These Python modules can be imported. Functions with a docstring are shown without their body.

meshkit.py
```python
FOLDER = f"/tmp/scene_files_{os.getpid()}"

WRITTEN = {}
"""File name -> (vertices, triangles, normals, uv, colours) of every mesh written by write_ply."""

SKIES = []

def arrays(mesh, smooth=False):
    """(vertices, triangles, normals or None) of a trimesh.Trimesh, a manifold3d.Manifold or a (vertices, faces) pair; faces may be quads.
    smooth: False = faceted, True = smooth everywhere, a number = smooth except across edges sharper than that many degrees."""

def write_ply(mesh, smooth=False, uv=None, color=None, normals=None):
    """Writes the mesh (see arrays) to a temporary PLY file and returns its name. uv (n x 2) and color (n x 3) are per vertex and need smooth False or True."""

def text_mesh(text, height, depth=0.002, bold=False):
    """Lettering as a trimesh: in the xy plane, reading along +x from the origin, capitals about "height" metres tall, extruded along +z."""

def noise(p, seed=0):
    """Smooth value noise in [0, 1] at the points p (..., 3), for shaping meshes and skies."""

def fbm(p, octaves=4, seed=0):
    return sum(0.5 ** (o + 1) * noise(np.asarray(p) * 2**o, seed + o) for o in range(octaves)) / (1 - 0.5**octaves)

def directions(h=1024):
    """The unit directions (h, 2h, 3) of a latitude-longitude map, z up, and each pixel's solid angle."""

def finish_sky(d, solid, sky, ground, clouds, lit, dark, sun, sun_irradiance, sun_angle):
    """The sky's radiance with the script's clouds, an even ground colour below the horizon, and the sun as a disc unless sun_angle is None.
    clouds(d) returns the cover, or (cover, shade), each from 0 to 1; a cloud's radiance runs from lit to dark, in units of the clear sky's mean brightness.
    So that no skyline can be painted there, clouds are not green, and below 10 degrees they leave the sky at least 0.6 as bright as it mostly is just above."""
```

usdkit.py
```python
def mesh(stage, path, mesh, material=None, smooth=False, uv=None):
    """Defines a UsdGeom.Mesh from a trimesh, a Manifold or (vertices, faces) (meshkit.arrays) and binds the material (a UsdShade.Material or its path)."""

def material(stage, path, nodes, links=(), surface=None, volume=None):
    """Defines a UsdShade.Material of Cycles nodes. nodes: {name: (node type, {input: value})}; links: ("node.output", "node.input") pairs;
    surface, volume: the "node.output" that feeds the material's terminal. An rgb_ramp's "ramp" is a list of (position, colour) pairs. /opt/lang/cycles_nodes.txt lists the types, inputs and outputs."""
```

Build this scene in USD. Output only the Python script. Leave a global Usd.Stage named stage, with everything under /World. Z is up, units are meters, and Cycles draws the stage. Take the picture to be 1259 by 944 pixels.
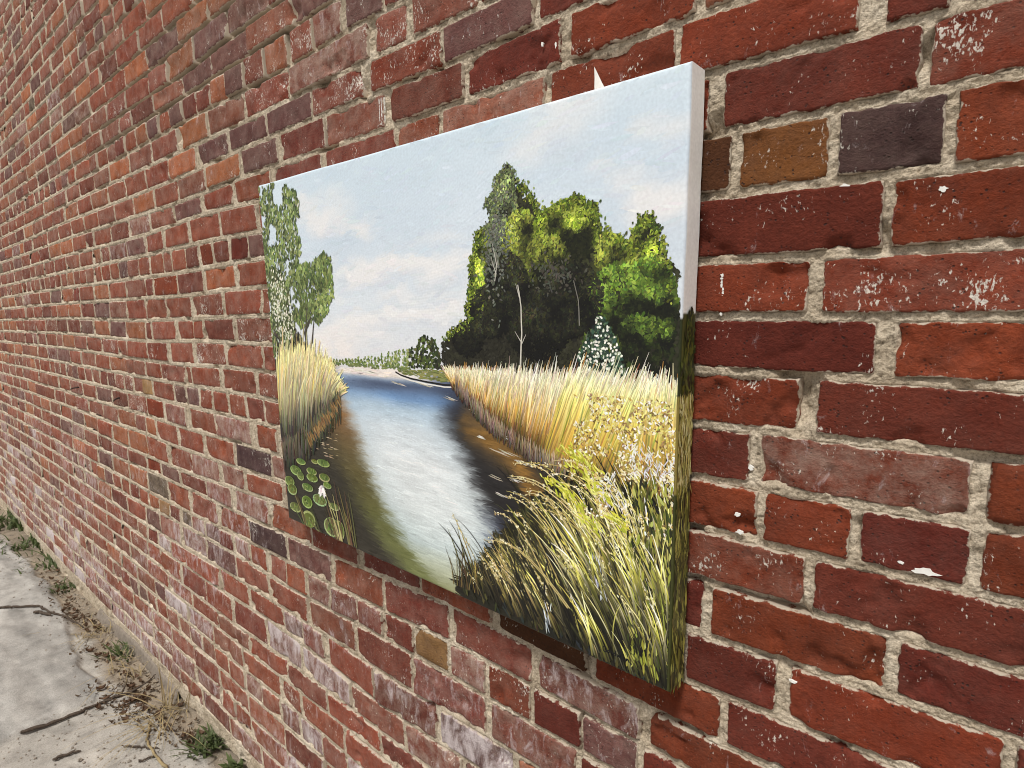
import math, random
import numpy as np
import trimesh, shapely
from shapely.geometry import Polygon, LineString
from pxr import Usd, UsdGeom, UsdLux, UsdShade, Gf, Sdf, Vt
import usdkit, meshkit

stage = Usd.Stage.CreateInMemory()
UsdGeom.SetStageUpAxis(stage, 'Z')
UsdGeom.SetStageMetersPerUnit(stage, 1.0)
world = UsdGeom.Xform.Define(stage, '/World')
stage.SetDefaultPrim(world.GetPrim())
UsdGeom.Scope.Define(stage, '/World/Looks')
T = Sdf.ValueTypeNames

# ------------------------------------------------------------------ camera
EXPOSURE = 1.20
EYE = np.array([0.0, -0.7045, 1.3389])
RIGHT = np.array([0.75225, 0.65883, -0.00782]); UP = np.array([-0.06923, 0.09084, 0.99346]); FWD = np.array([-0.65523, 0.74678, -0.11395])
FOC = 732.0 / 1259.0
cam = UsdGeom.Camera.Define(stage, '/World/camera')
cam.CreateHorizontalApertureAttr(36.0)
cam.CreateVerticalApertureAttr(27.0)
cam.CreateFocalLengthAttr(36.0 * FOC)
cam.CreateClippingRangeAttr(Gf.Vec2f(0.02, 500.0))
cam.CreateExposureAttr(EXPOSURE)
m4 = Gf.Matrix4d(*RIGHT, 0, *UP, 0, *(-FWD), 0, *EYE, 1)
cam.AddTransformOp().Set(m4)

# ------------------------------------------------------------------ sky (bright overcast) and a broad soft sun behind cloud
SUN_TO = np.array([0.14, -0.50, 0.86]); SUN_TO /= np.linalg.norm(SUN_TO)
SUN_EL, SUN_ROT = math.asin(SUN_TO[2]), math.atan2(SUN_TO[0], SUN_TO[1])
dome = UsdLux.DomeLight.Define(stage, '/World/sky')
sky_m = usdkit.material(stage, '/World/Looks/sky', {
    'sky': ('sky_texture', {'sky_type': 'single_scattering', 'sun_disc': False, 'sun_elevation': SUN_EL, 'sun_rotation': SUN_ROT, 'altitude': 100.0, 'aerosol_density': 2.0}),
    'bw': ('rgb_to_bw', {}),
    'tc': ('texture_coordinate', {}),
    'n': ('noise_texture', {'scale': 2.2, 'detail': 5.0, 'roughness': 0.55}),
    'ramp': ('rgb_ramp', {'ramp': [(0.0, (0.62, 0.62, 0.62)), (0.45, (0.86, 0.86, 0.86)), (0.8, (1.0, 1.0, 1.0))]}),
    'grey': ('mix', {'mix_type': 'multiply', 'fac': 1.0, 'color1': (1, 1, 1), 'color2': (1.03, 1.0, 0.97)}),
    'mix': ('mix', {'mix_type': 'mix', 'fac': 0.8}),
    'bg': ('background_shader', {'strength': 0.060})},
    [('tc.generated', 'n.vector'), ('n.fac', 'ramp.fac'), ('sky.color', 'bw.color'), ('bw.val', 'grey.color1'),
     ('ramp.color', 'mix.fac'), ('sky.color', 'mix.color1'), ('grey.color', 'mix.color2'), ('mix.color', 'bg.color')], surface='bg.background')
UsdShade.MaterialBindingAPI.Apply(dome.GetPrim()).Bind(sky_m)
sun = UsdLux.DistantLight.Define(stage, '/World/sun')
sun.CreateIntensityAttr(0.4)
sun.CreateAngleAttr(12.0)
sun.CreateNormalizeAttr(True)
sun.CreateColorAttr(Gf.Vec3f(1.0, 0.965, 0.91))
zq = Gf.Rotation(Gf.Vec3d(0, 0, 1), Gf.Vec3d(*SUN_TO))
sun.AddTransformOp().Set(Gf.Matrix4d(zq, Gf.Vec3d(0, 0, 0)))

# ------------------------------------------------------------------ helpers
used = {}


def numbered(parent, name):
    k = used.get((parent, name), -1) + 1
    used[(parent, name)] = k
    return f'{parent}/{name}' if k == 0 else f'{parent}/{name}_{k:03d}'


def tag(prim, label=None, cat=None, group=None, kind=None):
    for k, v in (('label', label), ('category', cat), ('group', group), ('kind', kind)):
        if v:
            prim.SetCustomDataByKey(k, v)
    return prim


def thing(name, label, cat, loc=(0, 0, 0), rot=0.0, group=None, kind=None):
    x = UsdGeom.Xform.Define(stage, numbered('/World', name))
    x.AddTranslateOp().Set(Gf.Vec3d(*map(float, loc)))
    x.AddRotateZOp().Set(float(rot))
    return tag(x.GetPrim(), label, cat, group, kind)


def primvar(mesh, name, arr, interp='vertex'):
    a = np.asarray(arr, np.float32)
    UsdGeom.PrimvarsAPI(mesh).CreatePrimvar(name, T.Color3fArray, interp).Set(Vt.Vec3fArray.FromNumpy(a))


def obj(name, mesh, mat, parent='/World', smooth=False, **pv):
    p = parent if isinstance(parent, str) else str(parent.GetPath())
    m = usdkit.mesh(stage, numbered(p, name), mesh, '/World/Looks/' + mat, smooth=smooth)
    for k, v in pv.items():
        primvar(m, k, v)
    return m.GetPrim()


def copy_of(src, name, label, cat, loc, rot, group):
    x = UsdGeom.Xform.Define(stage, numbered('/World', name))
    x.GetPrim().GetReferences().AddInternalReference(src.GetPath())
    x.ClearXformOpOrder()
    x.GetPrim().GetAttribute('xformOp:translate').Set(Gf.Vec3d(*map(float, loc)))
    x.GetPrim().GetAttribute('xformOp:rotateZ').Set(float(rot))
    x.SetXformOpOrder([UsdGeom.XformOp(x.GetPrim().GetAttribute('xformOp:translate')), UsdGeom.XformOp(x.GetPrim().GetAttribute('xformOp:rotateZ'))])
    x.GetPrim().SetInstanceable(True)
    return tag(x.GetPrim(), label, cat, group)


def lin(rgb):
    c = np.asarray(rgb, float) / 255.0
    return np.where(c < 0.04045, c / 12.92, ((c + 0.055) / 1.055) ** 2.4)


def grid_faces(nu, nv):
    i, j = np.meshgrid(np.arange(nu - 1), np.arange(nv - 1), indexing='ij')
    a = (i * nv + j).ravel()
    return np.vstack([np.stack([a, a + nv, a + nv + 1], 1), np.stack([a, a + nv + 1, a + 1], 1)])


def fbm2(a, b, scale, octaves=3, seed=0, c=0.0):
    a, b = np.broadcast_arrays(a, b)
    return meshkit.fbm(np.stack([a * scale + 100.3, b * scale + 57.1, np.zeros_like(a) + c], -1), octaves, seed)


def project(p):
    d = np.atleast_2d(p) - EYE
    z = np.maximum(d @ FWD, 1e-3)
    return np.stack([0.5 + FOC * (d @ RIGHT) / z, 0.375 - FOC * (d @ UP) / z], 1), z


# ------------------------------------------------------------------ materials
def M(name, nodes, links, surface='p.BSDF'):
    return usdkit.material(stage, '/World/Looks/' + name, nodes, links, surface=surface)


M('brick', {
    'tone': ('attribute', {'attribute': 'tone'}), 'wear': ('attribute', {'attribute': 'wear'}), 'rim': ('attribute', {'attribute': 'rim'}),
    'ws': ('separate_color', {}), 'rs': ('separate_color', {}), 'g': ('geometry', {}),
    'n1': ('noise_texture', {'scale': 17.0, 'detail': 5.0, 'roughness': 0.6}),
    'r1': ('rgb_ramp', {'ramp': [(0.25, (0.62, 0.60, 0.62)), (0.5, (0.97, 0.97, 0.97)), (0.75, (1.38, 1.42, 1.35))]}),
    'm1': ('mix', {'mix_type': 'multiply', 'fac': 0.85}),
    'n2': ('noise_texture', {'scale': 230.0, 'detail': 5.0, 'roughness': 0.75}),
    'r2': ('rgb_ramp', {'ramp': [(0.25, (0.62, 0.62, 0.64)), (0.5, (1.0, 1.0, 1.0)), (0.78, (1.42, 1.46, 1.46))]}),
    'm2': ('mix', {'mix_type': 'multiply', 'fac': 0.8}),
    # fine drag lines along the brick
    'mp': ('mapping', {'mapping_type': 'point', 'scale': (22.0, 60.0, 260.0)}),
    'n3': ('noise_texture', {'scale': 1.0, 'detail': 3.0, 'roughness': 0.6}),
    'r3': ('rgb_ramp', {'ramp': [(0.28, (0.70, 0.70, 0.72)), (0.42, (1.0, 1.0, 1.0)), (0.62, (1.0, 1.0, 1.0)), (0.78, (1.30, 1.33, 1.33))]}),
    'm3': ('mix', {'mix_type': 'multiply', 'fac': 0.34}),
    # dark pits and scorched blotches
    'v': ('voronoi_texture', {'feature': 'f1', 'scale': 185.0}),
    'rv': ('rgb_ramp', {'ramp': [(0.0, (1, 1, 1)), (0.16, (1, 1, 1)), (0.26, (0, 0, 0))]}),
    'nv': ('noise_texture', {'scale': 48.0, 'detail': 2.0}),
    'rnv': ('rgb_ramp', {'ramp': [(0.47, (0, 0, 0)), (0.62, (0.85, 0.85, 0.85))]}),
    'mv': ('math', {'math_type': 'multiply'}),
    'm4': ('mix', {'mix_type': 'mix', 'color2': (0.035, 0.022, 0.02)}),
    # white paint specks
    'np1': ('noise_texture', {'scale': 290.0, 'detail': 3.0, 'roughness': 0.6, 'distortion': 0.4}),
    'mps': ('mapping', {'mapping_type': 'point', 'scale': (1.0, 1.0, 0.55)}),
    'np2': ('noise_texture', {'scale': 21.0, 'detail': 2.0}),
    'a1': ('math', {'math_type': 'multiply_add', 'value2': 0.62, 'value3': -0.31}),
    'a2': ('math', {'math_type': 'add'}),
    'a3': ('math', {'math_type': 'multiply_add', 'value2': 0.24}),
    'rp': ('map_range', {'from_min': 0.725, 'from_max': 0.800, 'to_min': 0.0, 'to_max': 0.9, 'clamp': True}),
    'm5': ('mix', {'mix_type': 'mix', 'color2': (0.66, 0.62, 0.55)}),
    # salt bloom and whitewash remains
    'mpe': ('mapping', {'mapping_type': 'point', 'scale': (46.0, 40.0, 20.0)}),
    'ne': ('noise_texture', {'scale': 1.0, 'detail': 7.0, 'roughness': 0.74, 'distortion': 0.5}),
    'e1': ('math', {'math_type': 'multiply_add', 'value2': 0.40}),
    're': ('map_range', {'from_min': 0.62, 'from_max': 0.82, 'to_min': 0.0, 'to_max': 0.88, 'clamp': True}),
    'm6': ('mix', {'mix_type': 'mix', 'color2': (0.56, 0.49, 0.49)}),
    # pale mortar dust, and the grazing light painted in towards the left
    'nh': ('noise_texture', {'scale': 26.0, 'detail': 7.0, 'roughness': 0.75}),
    'h1': ('math', {'math_type': 'multiply'}),
    'rh': ('map_range', {'from_min': 0.40, 'from_max': 0.68, 'to_min': 0.0, 'to_max': 1.0, 'clamp': True}),
    'm7': ('mix', {'mix_type': 'mix', 'color2': (0.42, 0.33, 0.27)}),
    # mortar left on the arrises
    'nr': ('noise_texture', {'scale': 75.0, 'detail': 4.0, 'roughness': 0.65}),
    'ra': ('math', {'math_type': 'multiply_add', 'value2': 0.45}),
    'rr': ('map_range', {'from_min': 0.84, 'from_max': 0.93, 'to_min': 0.0, 'to_max': 0.92, 'clamp': True}),
    'm8': ('mix', {'mix_type': 'mix', 'color2': (0.50, 0.43, 0.34)}),
    'hb': ('math', {'math_type': 'multiply_add', 'value2': 1.6}),
    'hb2': ('math', {'math_type': 'multiply_add', 'value2': -0.9}),
    'b': ('bump', {'strength': 0.9, 'distance': 0.0022}),
    'rough': ('math', {'math_type': 'multiply_add', 'value2': 0.25, 'value3': 0.66}),
    'p': ('principled_bsdf', {'roughness': 0.7, 'specular_ior_level': 0.12})},
  [('wear.color', 'ws.color'), ('rim.color', 'rs.color'),
   ('g.position', 'n1.vector'), ('n1.fac', 'r1.fac'), ('tone.color', 'm1.color1'), ('r1.color', 'm1.color2'),
   ('g.position', 'n2.vector'), ('n2.fac', 'r2.fac'), ('m1.color', 'm2.color1'), ('r2.color', 'm2.color2'),
   ('g.position', 'mp.vector'), ('mp.vector', 'n3.vector'), ('n3.fac', 'r3.fac'), ('m2.color', 'm3.color1'), ('r3.color', 'm3.color2'),
   ('g.position', 'v.vector'), ('v.distance', 'rv.fac'), ('g.position', 'nv.vector'), ('nv.fac', 'rnv.fac'), ('rv.color', 'mv.value1'), ('rnv.color', 'mv.value2'),
   ('mv.value', 'm4.fac'), ('m3.color', 'm4.color1'),
   ('nh.fac', 'rh.value'), ('g.position', 'nh.vector'), ('rh.result', 'h1.value1'), ('ws.b', 'h1.value2'), ('h1.value', 'm7.fac'), ('m4.color', 'm7.color1'),
   ('g.position', 'mpe.vector'), ('mpe.vector', 'ne.vector'), ('ws.g', 'e1.value1'), ('ne.fac', 'e1.value3'), ('e1.value', 're.value'), ('re.result', 'm6.fac'), ('m7.color', 'm6.color1'),
   ('g.position', 'mps.vector'), ('mps.vector', 'np1.vector'), ('g.position', 'np2.vector'), ('np2.fac', 'a1.value1'), ('np1.fac', 'a2.value1'), ('a1.value', 'a2.value2'),
   ('ws.r', 'a3.value1'), ('a2.value', 'a3.value3'), ('a3.value', 'rp.value'), ('rp.result', 'm5.fac'), ('m6.color', 'm5.color1'),
   ('g.position', 'nr.vector'), ('rs.r', 'ra.value1'), ('nr.fac', 'ra.value3'), ('ra.value', 'rr.value'), ('rr.result', 'm8.fac'), ('m5.color', 'm8.color1'),
   ('m8.color', 'p.base_color'),
   ('n2.fac', 'hb.value1'), ('n1.fac', 'hb.value3'), ('mv.value', 'hb2.value1'), ('hb.value', 'hb2.value3'), ('hb2.value', 'b.height'), ('b.normal', 'p.normal'),
   ('n2.fac', 'rough.value1'), ('rough.value', 'p.roughness')])

M('mortar', {
    'g': ('geometry', {}),
    'n1': ('noise_texture', {'scale': 13.0, 'detail': 6.0, 'roughness': 0.65}),
    'r1': ('rgb_ramp', {'ramp': [(0.3, (0.33, 0.265, 0.19)), (0.5, (0.52, 0.44, 0.335)), (0.72, (0.66, 0.585, 0.475))]}),
    'n2': ('noise_texture', {'scale': 420.0, 'detail': 3.0, 'roughness': 0.7}),
    'r2': ('rgb_ramp', {'ramp': [(0.28, (0.50, 0.48, 0.46)), (0.48, (1.0, 1.0, 1.0)), (0.75, (1.28, 1.28, 1.28))]}),
    'm2': ('mix', {'mix_type': 'multiply', 'fac': 0.9}),
    'n3': ('noise_texture', {'scale': 85.0, 'detail': 6.0, 'roughness': 0.78}),
    'r3': ('rgb_ramp', {'ramp': [(0.34, (0.34, 0.32, 0.29)), (0.47, (0.95, 0.94, 0.92)), (0.7, (1.25, 1.25, 1.25))]}),
    'm3': ('mix', {'mix_type': 'multiply', 'fac': 0.85}),
    'hb': ('math', {'math_type': 'multiply_add', 'value2': 1.2}),
    'b': ('bump', {'strength': 1.0, 'distance': 0.0032}),
    'p': ('principled_bsdf', {'roughness': 0.95, 'specular_ior_level': 0.15})},
  [('g.position', 'n1.vector'), ('n1.fac', 'r1.fac'), ('g.position', 'n2.vector'), ('n2.fac', 'r2.fac'), ('r1.color', 'm2.color1'), ('r2.color', 'm2.color2'),
   ('g.position', 'n3.vector'), ('n3.fac', 'r3.fac'), ('m2.color', 'm3.color1'), ('r3.color', 'm3.color2'), ('m3.color', 'p.base_color'),
   ('n3.fac', 'hb.value1'), ('n2.fac', 'hb.value3'), ('hb.value', 'b.height'), ('b.normal', 'p.normal')])

M('paint', {
    'tone': ('attribute', {'attribute': 'tone'}), 'g': ('geometry', {}),
    'n': ('noise_texture', {'scale': 240.0, 'detail': 3.0}),
    'w1': ('wave_texture', {'wave_type': 'bands', 'bands_direction': 'x', 'scale': 260.0, 'distortion': 0.6}),
    'w2': ('wave_texture', {'wave_type': 'bands', 'bands_direction': 'z', 'scale': 260.0, 'distortion': 0.6}),
    'a': ('math', {'math_type': 'add'}), 'a2': ('math', {'math_type': 'multiply_add', 'value2': 1.6}),
    'r': ('rgb_ramp', {'ramp': [(0.3, (0.93, 0.93, 0.93)), (0.7, (1.06, 1.06, 1.06))]}),
    'm': ('mix', {'mix_type': 'multiply', 'fac': 1.0}),
    'b': ('bump', {'strength': 0.16, 'distance': 0.0004}),
    'p': ('principled_bsdf', {'roughness': 0.52, 'specular_ior_level': 0.35})},
  [('g.position', 'n.vector'), ('g.position', 'w1.vector'), ('g.position', 'w2.vector'), ('w1.fac', 'a.value1'), ('w2.fac', 'a.value2'),
   ('n.fac', 'a2.value1'), ('a.value', 'a2.value3'), ('a2.value', 'b.height'), ('b.normal', 'p.normal'),
   ('n.fac', 'r.fac'), ('tone.color', 'm.color1'), ('r.color', 'm.color2'), ('m.color', 'p.base_color')])

M('ground', {
    'tone': ('attribute', {'attribute': 'tone'}), 'g': ('geometry', {}),
    'n1': ('noise_texture', {'scale': 13.0, 'detail': 6.0, 'roughness': 0.65}),
    'r1': ('rgb_ramp', {'ramp': [(0.3, (0.66, 0.66, 0.66)), (0.5, (1.0, 1.0, 1.0)), (0.72, (1.25, 1.25, 1.25))]}),
    'm1': ('mix', {'mix_type': 'multiply', 'fac': 0.9}),
    'n2': ('noise_texture', {'scale': 260.0, 'detail': 4.0, 'roughness': 0.7}),
    'r2': ('rgb_ramp', {'ramp': [(0.3, (0.6, 0.6, 0.6)), (0.5, (1.0, 1.0, 1.0)), (0.74, (1.35, 1.35, 1.35))]}),
    'm2': ('mix', {'mix_type': 'multiply', 'fac': 0.8}),
    'b': ('bump', {'strength': 0.6, 'distance': 0.002}),
    'p': ('principled_bsdf', {'roughness': 0.9, 'specular_ior_level': 0.2})},
  [('g.position', 'n1.vector'), ('n1.fac', 'r1.fac'), ('tone.color', 'm1.color1'), ('r1.color', 'm1.color2'),
   ('g.position', 'n2.vector'), ('n2.fac', 'r2.fac'), ('m1.color', 'm2.color1'), ('r2.color', 'm2.color2'), ('m2.color', 'p.base_color'),
   ('n2.fac', 'b.height'), ('b.normal', 'p.normal')])


def simple(name, c, rough=0.8, scale=80.0, amp=0.35, translucent=False):
    c = np.array(c)
    nodes = {'g': ('geometry', {}), 'n': ('noise_texture', {'scale': scale, 'detail': 4.0, 'roughness': 0.6}), 'isl': ('math', {'math_type': 'multiply_add', 'value2': 0.5}),
             'r': ('rgb_ramp', {'ramp': [(0.3, tuple(c * (1 - amp))), (0.62, tuple(c)), (1.0, tuple(c * (1 + amp)))]}),
             'p': ('principled_bsdf', {'roughness': rough, 'specular_ior_level': 0.25})}
    links = [('g.position', 'n.vector'), ('g.random_per_island', 'isl.value1'), ('n.fac', 'isl.value3'), ('isl.value', 'r.fac'), ('r.color', 'p.base_color')]
    if translucent:
        nodes |= {'t': ('translucent_bsdf', {}), 'x': ('mix_closure', {'fac': 0.3})}
        links += [('r.color', 't.color'), ('p.BSDF', 'x.closure1'), ('t.BSDF', 'x.closure2')]
        return M(name, nodes, links, 'x.closure')
    return M(name, nodes, links)


simple('white_paint', (0.74, 0.73, 0.69), 0.6, 200.0, 0.12)
simple('rust', (0.055, 0.035, 0.028), 0.8, 300.0, 0.5)
simple('bark', (0.085, 0.064, 0.048), 0.9, 160.0, 0.6)
simple('dead_leaf', (0.16, 0.095, 0.058), 0.75, 120.0, 0.6, True)
simple('grass', (0.095, 0.125, 0.045), 0.6, 60.0, 0.5, True)
simple('straw', (0.42, 0.33, 0.18), 0.7, 60.0, 0.4, True)
simple('gravel', (0.33, 0.29, 0.24), 0.9, 90.0, 0.5)
simple('cement', (0.22, 0.185, 0.15), 0.9, 60.0, 0.35)
simple('litter', (0.13, 0.085, 0.05), 0.85, 60.0, 0.6)

# ------------------------------------------------------------------ measured tables
# bed joints: (first u, last u, height above the regular course line in mm at even steps)
JOINT = {
 -7: (-1.917, -1.724, [-3.1, -1.0]),
 -6: (-1.950, -1.495, [-4.7, 0.1, 2.7, 2.6]),
 -5: (-1.819, -1.309, [-11.5, -7.0, -2.2, -1.8, -2.5]),
 -4: (-1.977, -1.102, [-0.3, 0.9, 0.9, 0.5, -0.1, -0.1, 1.0, 1.6]),
 -3: (-1.971, -0.872, [0.4, -0.2, -0.8, -1.6, -2.9, -5.3, -5.1, -2.0, 0.6, -1.6]),
 -2: (-1.739, -0.701, [-5.0, -5.5, -5.2, -5.0, -3.9, -2.3, -1.4, -2.4, -3.6]),
 -1: (-2.160, -0.483, [-3.5, -4.9, -5.9, -4.9, -0.4, 3.1, 3.8, 2.8, 2.7, 2.3, -0.1, -0.8, 3.1, 5.2]),
 0: (-2.174, -0.283, [-2.1, -3.3, -3.6, -2.3, 0.4, 3.6, 5.2, 5.4, 2.9, 1.8, 2.8, 3.7, 4.3, 5.3, 6.7, 8.5]),
 1: (-2.189, -0.095, [-1.5, 2.3, 6.2, 10.2, 12.0, 10.5, 6.7, 3.9, 2.6, 2.6, 3.3, 4.6, 6.0, 7.3, 8.0, 8.0, 6.7, 3.2]),
 2: (-2.204, -0.023, [3.1, 4.5, 5.2, 5.4, 5.9, 5.6, 3.1, 1.0, 0.3, 0.6, 1.6, 3.1, 4.6, 5.9, 6.8, 6.8, 5.8, 3.8, 2.9]),
 3: (-2.219, -0.018, [0.3, -1.3, -1.5, 0.9, 3.8, 5.6, 6.1, 6.0, 6.1, 6.1, 6.2, 6.2, 6.1, 5.8, 5.1, 4.0, 2.3, -0.6, -4.6]),
 4: (-2.235, -0.013, [-0.1, -1.5, -2.0, -0.9, 1.9, 5.5, 6.7, 5.6, 4.4, 3.2, 1.8, 0.4, -0.9, -2.3, -3.6, -4.8, -6.0, -6.9, -7.8]),
 5: (-2.251, -0.009, [-7.2, -5.2, -3.5, -2.0, 0.1, 2.4, 3.7, 4.2, 4.1, 3.7, 2.9, 2.0, 0.9, -0.3, -1.5, -2.6, -3.7, -4.8, -6.0]),
 6: (-2.267, -0.004, [-8.9, -6.0, -3.1, -0.3, 1.8, 2.6, 2.4, 1.5, 0.7, -0.0, -0.6, -1.1, -1.4, -1.7, -1.7, -1.6, -1.3, -1.3, -1.7]),
 7: (-2.281, 0.000, [-5.8, -6.6, -6.5, -4.9, -1.7, 1.7, 3.1, 2.1, 0.2, -1.2, -2.1, -2.7, -2.9, -2.8, -2.5, -2.0, -1.4, -0.7, -0.5, -0.6]),
 8: (-2.295, 0.005, [1.3, 0.1, -0.4, 0.6, 2.4, 3.7, 3.0, 0.8, -1.2, -2.4, -2.9, -2.9, -2.6, -2.0, -1.4, -0.9, -0.6, -0.7, -0.4, 1.4]),
 9: (-2.309, 0.010, [4.0, 2.4, 1.4, 1.4, 1.7, 2.5, 3.1, 2.1, 0.6, -0.4, -0.9, -1.1, -1.1, -0.8, -0.5, -0.1, 0.2, 0.5, 0.4, 1.6]),
 10: (-2.325, 0.014, [2.1, -0.1, -1.6, -1.5, -0.6, 0.5, 0.6, 0.2, 0.1, -0.1, -0.3, -0.5, -0.6, -0.6, -0.4, -0.0, 0.6, 1.6, 2.2, 2.6]),
 11: (-2.340, 0.019, [1.3, -2.5, -4.9, -5.2, -4.4, -3.4, -2.5, -0.5, 1.2, 1.4, 0.7, -0.7, -2.3, -3.9, -5.0, -5.3, -4.3, -1.8, 1.6, 4.0]),
 12: (-2.358, -0.100, [-11.8, -11.5, -12.4, -10.7, -6.1, -0.6, 3.7, 7.5, 9.8, 9.9, 8.2, 5.4, 2.0, -1.4, -4.5, -6.6, -7.4, -6.4, -3.5]),
 13: (-2.059, -0.275, [4.4, 2.9, 2.7, 3.4, 3.3, 2.9, 3.0, 4.5, 8.2, 12.6, 14.8, 12.1, 3.8, -2.8, -5.1]),
 14: (-2.388, -0.318, [-9.1, -9.4, -8.8, -6.8, -5.2, -2.6, 0.8, 2.8, 2.6, 1.6, 0.8, 1.8, 5.7, 9.3, 10.7, 9.1, 6.4, 5.2]),
 15: (-2.402, -0.458, [-4.3, 0.5, 4.4, 6.5, 6.7, 8.0, 7.2, 4.4, 1.2, 1.9, 4.9, 9.7, 12.2, 11.2, 8.8, 8.4, 9.8]),
 16: (-2.418, -0.629, [-10.4, -8.7, -5.9, -1.3, 2.7, 4.0, 4.8, 2.6, 1.7, 1.9, 1.8, -1.5, -3.1, -0.4, 2.6]),
 17: (-1.743, -0.750, [1.0, 6.4, 8.1, 6.5, -1.6, -8.8, -12.2, -11.1, -4.9]),
 18: (-1.754, -0.911, [-11.9, -10.3, -6.2, -5.0, -5.8, -5.4, -8.7, -13.5]),
}
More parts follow.
